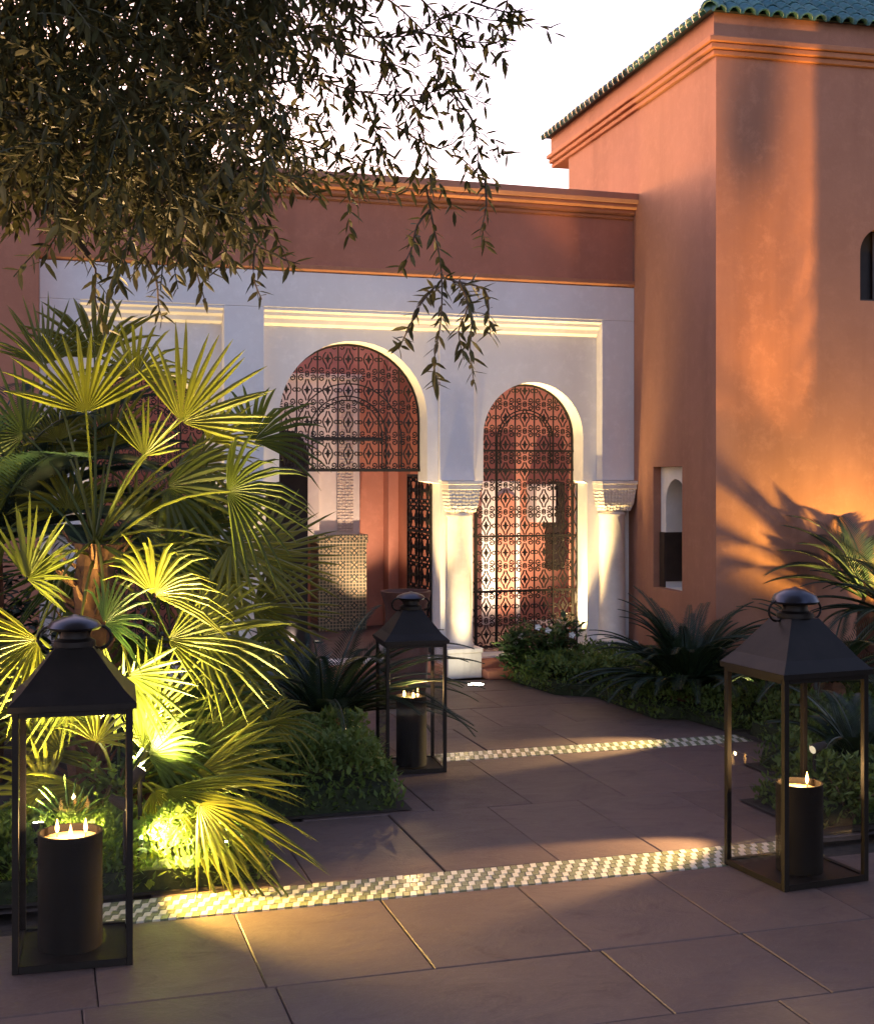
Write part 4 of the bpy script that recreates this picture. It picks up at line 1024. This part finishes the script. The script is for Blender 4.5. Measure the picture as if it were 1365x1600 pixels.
# dense crown
def in_poly(x, y, P_):
    c = False; j = len(P_) - 1
    for i in range(len(P_)):
        if (P_[i][1] > y) != (P_[j][1] > y) and x < (P_[j][0] - P_[i][0]) * (y - P_[i][1]) / (P_[j][1] - P_[i][1]) + P_[i][0]: c = not c
        j = i
    return c
CR = [(-420, -420), (500, -420), (520, -60), (450, 10), (425, 120), (435, 190), (410, 250), (410, 320), (330, 345), (240, 340), (130, 335), (90, 290), (40, 265), (-60, 270), (-420, 380)]
for chunk, (n_tw, mat) in enumerate(((1250, M_olive), (1050, M_olive), (700, M_olive2))):
    b = MB(); made = 0
    while made < n_tw:
        x, y = random.uniform(-420, 600), random.uniform(-420, 420)
        if not in_poly(x, y, CR): continue
        if noise.noise((x * .014, y * .014, chunk * 3.1)) < -.27 and random.random() < .85: continue
        o = relo(at(x, y, random.uniform(2.7, 4.5)))
        dv = Vector((random.uniform(-.7, .9), random.uniform(-.6, .6), random.uniform(-1.1, .35))).normalized()
        pts = [o]
        for j in range(5): dv = (dv + Vector((0, 0, -.12))).normalized(); pts.append(pts[-1] + dv * random.uniform(.028, .05))
        b.tube(pts, .0018, 3, False)
        for M in twig_leaves(pts, .021): add_leaf(b, M)
        made += 1
    tag(b.build("foliage", mat, ol, normals=False), kind='stuff')
for px in ([(-250, 250, 3.5), (-50, 200, 3.5), (120, 170, 3.5), (300, 120, 3.5), (430, 60, 3.6)], [(-200, 300, 3.4), (20, 290, 3.3), (170, 330, 3.3), (300, 300, 3.4), (400, 260, 3.5)],
           [(-250, 150, 3.5), (-20, 40, 3.5), (160, -40, 3.6), (400, -80, 3.7), (600, 0, 3.7)], [(-100, 230, 3.5), (100, 240, 3.4), (250, 200, 3.4), (420, 200, 3.5)], [(40, 290, 3.3), (90, 340, 3.3), (140, 400, 3.3)]):
    pts = poly3(px); n = len(pts)
    b = MB(); b.tube(pts, [.02 - .013 * i / (n - 1) for i in range(n)], 7); b.build("branch", M_bark, ol, smooth=60)
b = MB()
for tgt in (relo(at(-250, 250, 3.5)), relo(at(-200, 300, 3.4)), relo(at(-250, 150, 3.5)), relo(at(-100, 230, 3.5))):
    s0 = Vector((.12, .1, 2.65)); mid = s0.lerp(tgt, .5) + Vector((0, 0, -.03)); b.tube([s0, mid, tgt], [.06, .04, .022], 8)
b.build("branch", M_bark, ol, smooth=60)

# ================================================================== GARDEN SPOTLIGHTS
spotlight(tuple(at(218, 1205, 5.75)), tuple(at(170, 700, 5.95)), 150, 85, YEL, "glaring spotlight among the low palm fronds beside the largest lantern")
spotlight(tuple(at(216, 1310, 5.45)), tuple(at(360, 1270, 5.45)), 60, 130, YEL, "low spotlight in the ground cover at the palm foot")
spotlight(tuple(at(60, 1290, 5.35)), tuple(at(70, 800, 5.8)), 80, 80, YEL, "spotlight behind the left side of the largest lantern")
spotlight(tuple(at(350, 1320, 5.5)), tuple(at(310, 850, 5.75)), 60, 75, YEL, "spotlight at the corner of the palm bed")
spotlight((-1.95, 4.15, .2), (-.85, 3.5, 2.9), 110, 75, WARM, "spotlight aimed up into the olive branches")
spotlight((3.3, 9.25, .8), (3.0, 10.12, 1.8), 42, 120, GOLD, "spotlight washing the tower wall at the right edge")
spotlight((3.3, 8.0, .3), (2.5, 10.0, 3.3), 470, 36, AMBER, "spotlight aimed high onto the tower wall")
spotlight(tuple(at(1335, 1290, 6.6)), tuple(at(1330, 1100, 6.9)), 8, 120, YEL, "small spotlight in the right bed by the corner-on lantern", M_lens3)

spotlight(tuple(pw(1.98, .36, .36)), tuple(pw(.55, .05, .0)), 75, 32, WARM, "low spotlight behind the corner-on lantern lighting the near tiled strip", M_lens3)
spotlight(tuple(pw(2.95, 2.42, .40)), tuple(pw(1.2, 2.30, .0)), 110, 30, CREAM, "low spotlight in the right bed lighting the far tiled strip", M_lens3)
spotlight(tuple(pw(-1.3, .22, .36)), tuple(pw(-.6, -.05, .0)), 34, 88, GOLD, "low spotlight at the bed corner lighting the left end of the near tiled strip", M_lens3)


# glare of the palm lamp turned towards the path
spotlight(tuple(at(219, 1205, 5.5)), tuple(at(330, 1040, 5.75)), 34, 100, YEL, "small lamp among the fronds just right of the largest lantern", M_lens4)

def bigtree(loc, cen, rad, n, label, leaf=.3, trunk=.2):
    bt = thing("olive_tree", loc, 0, label, "tree", "trees round the viewpoint")
    o = Vector(cen) - Vector(loc)
    b = MB(); b.tube([(0, 0, 0), (.05, .1, o.z * .3), o * .5 + Vector((0, 0, o.z * .1)), o], [trunk * 1.3, trunk, trunk * .8, trunk * .4], 10); b.build("trunk", M_bark, bt, smooth=60)
    b = MB()
    for i in range(n):
        while True:
            q = Vector((random.uniform(-1, 1), random.uniform(-1, 1), random.uniform(-1, 1)))
            if q.length < 1: break
        c = o + Vector((q.x * rad[0], q.y * rad[1], q.z * rad[2]))
        d = Vector((random.uniform(-1, 1), random.uniform(-1, 1), random.uniform(-1, .4))).normalized(); sd = d.cross(Vector((random.random(), random.random(), 1))).normalized() * leaf * .2; k = len(b.v)
        b.v += [tuple(c), tuple(c + d * leaf * .4 + sd), tuple(c + d * leaf), tuple(c + d * leaf * .4 - sd)]; b.f += [(k, k + 1, k + 2), (k, k + 2, k + 3)]
    tag(b.build("foliage", M_olive, bt, normals=False), kind='stuff')
bigtree((1.9, -.6, 0), (-.1, 2.5, 4.95), (3.6, 3.2, .95), 11000, "unseen olive tree added over the viewpoint to shade the near paving")  # crown placed out of view to darken the near paving
bigtree((4.9, 3.4, 0), (4.9, 3.4, 2.2), (1.5, 2.2, 2.0), 4200, "broad tree beyond the right edge beside the corner-on lantern")

# unseen palm added outside the right edge so its trunk shades the tower wall
pm = thing("shading_palm", (3.26, 9.08, 0), 0, "unseen slim palm added beyond the right edge to shade the tower wall", "tree")
b = MB(); b.tube([(0, 0, 0), (.01, 0, 2), (-.01, 0, 4), (0, 0, 6.1)], [.2, .17, .16, .13], 12); b.build("trunk", M_bark, pm, smooth=60)
for i in range(18):
    b = MB(); pinnate(b, (0, 0, 6.05), R(i * 137.5), R(20 + 3 * i), 1.1, 30, .25, .9, .012); b.build("frond", M_feather, pm, normals=False)
yp = thing("shading_stalk", (3.12, 8.3, 0), 0, "unseen stem and blade added beyond the right edge to shade the tower wall", "plant")  # invented blocker out of view: stem and blade cast streaks on the tower wall
b = MB(); b.tube([(-.005, 0, 0), (-.005, -.01, 2.2)], [.02, .016], 8); b.build("stem", M_shrub, yp)
b = MB(); b.tube([(0, 0, .8), (-.06, .2, 1.3), (-.095, .28, 1.46), (-.03, .3, 1.76)], [.006, .02, .055, .03], 6); b.build("blade", M_shrub, yp)

spotlight(tuple(at(120, 1345, 5.35)), tuple(at(125, 1180, 5.65)), 45, 120, YEL, "low spotlight seen through the glass of the largest lantern", M_lens3)
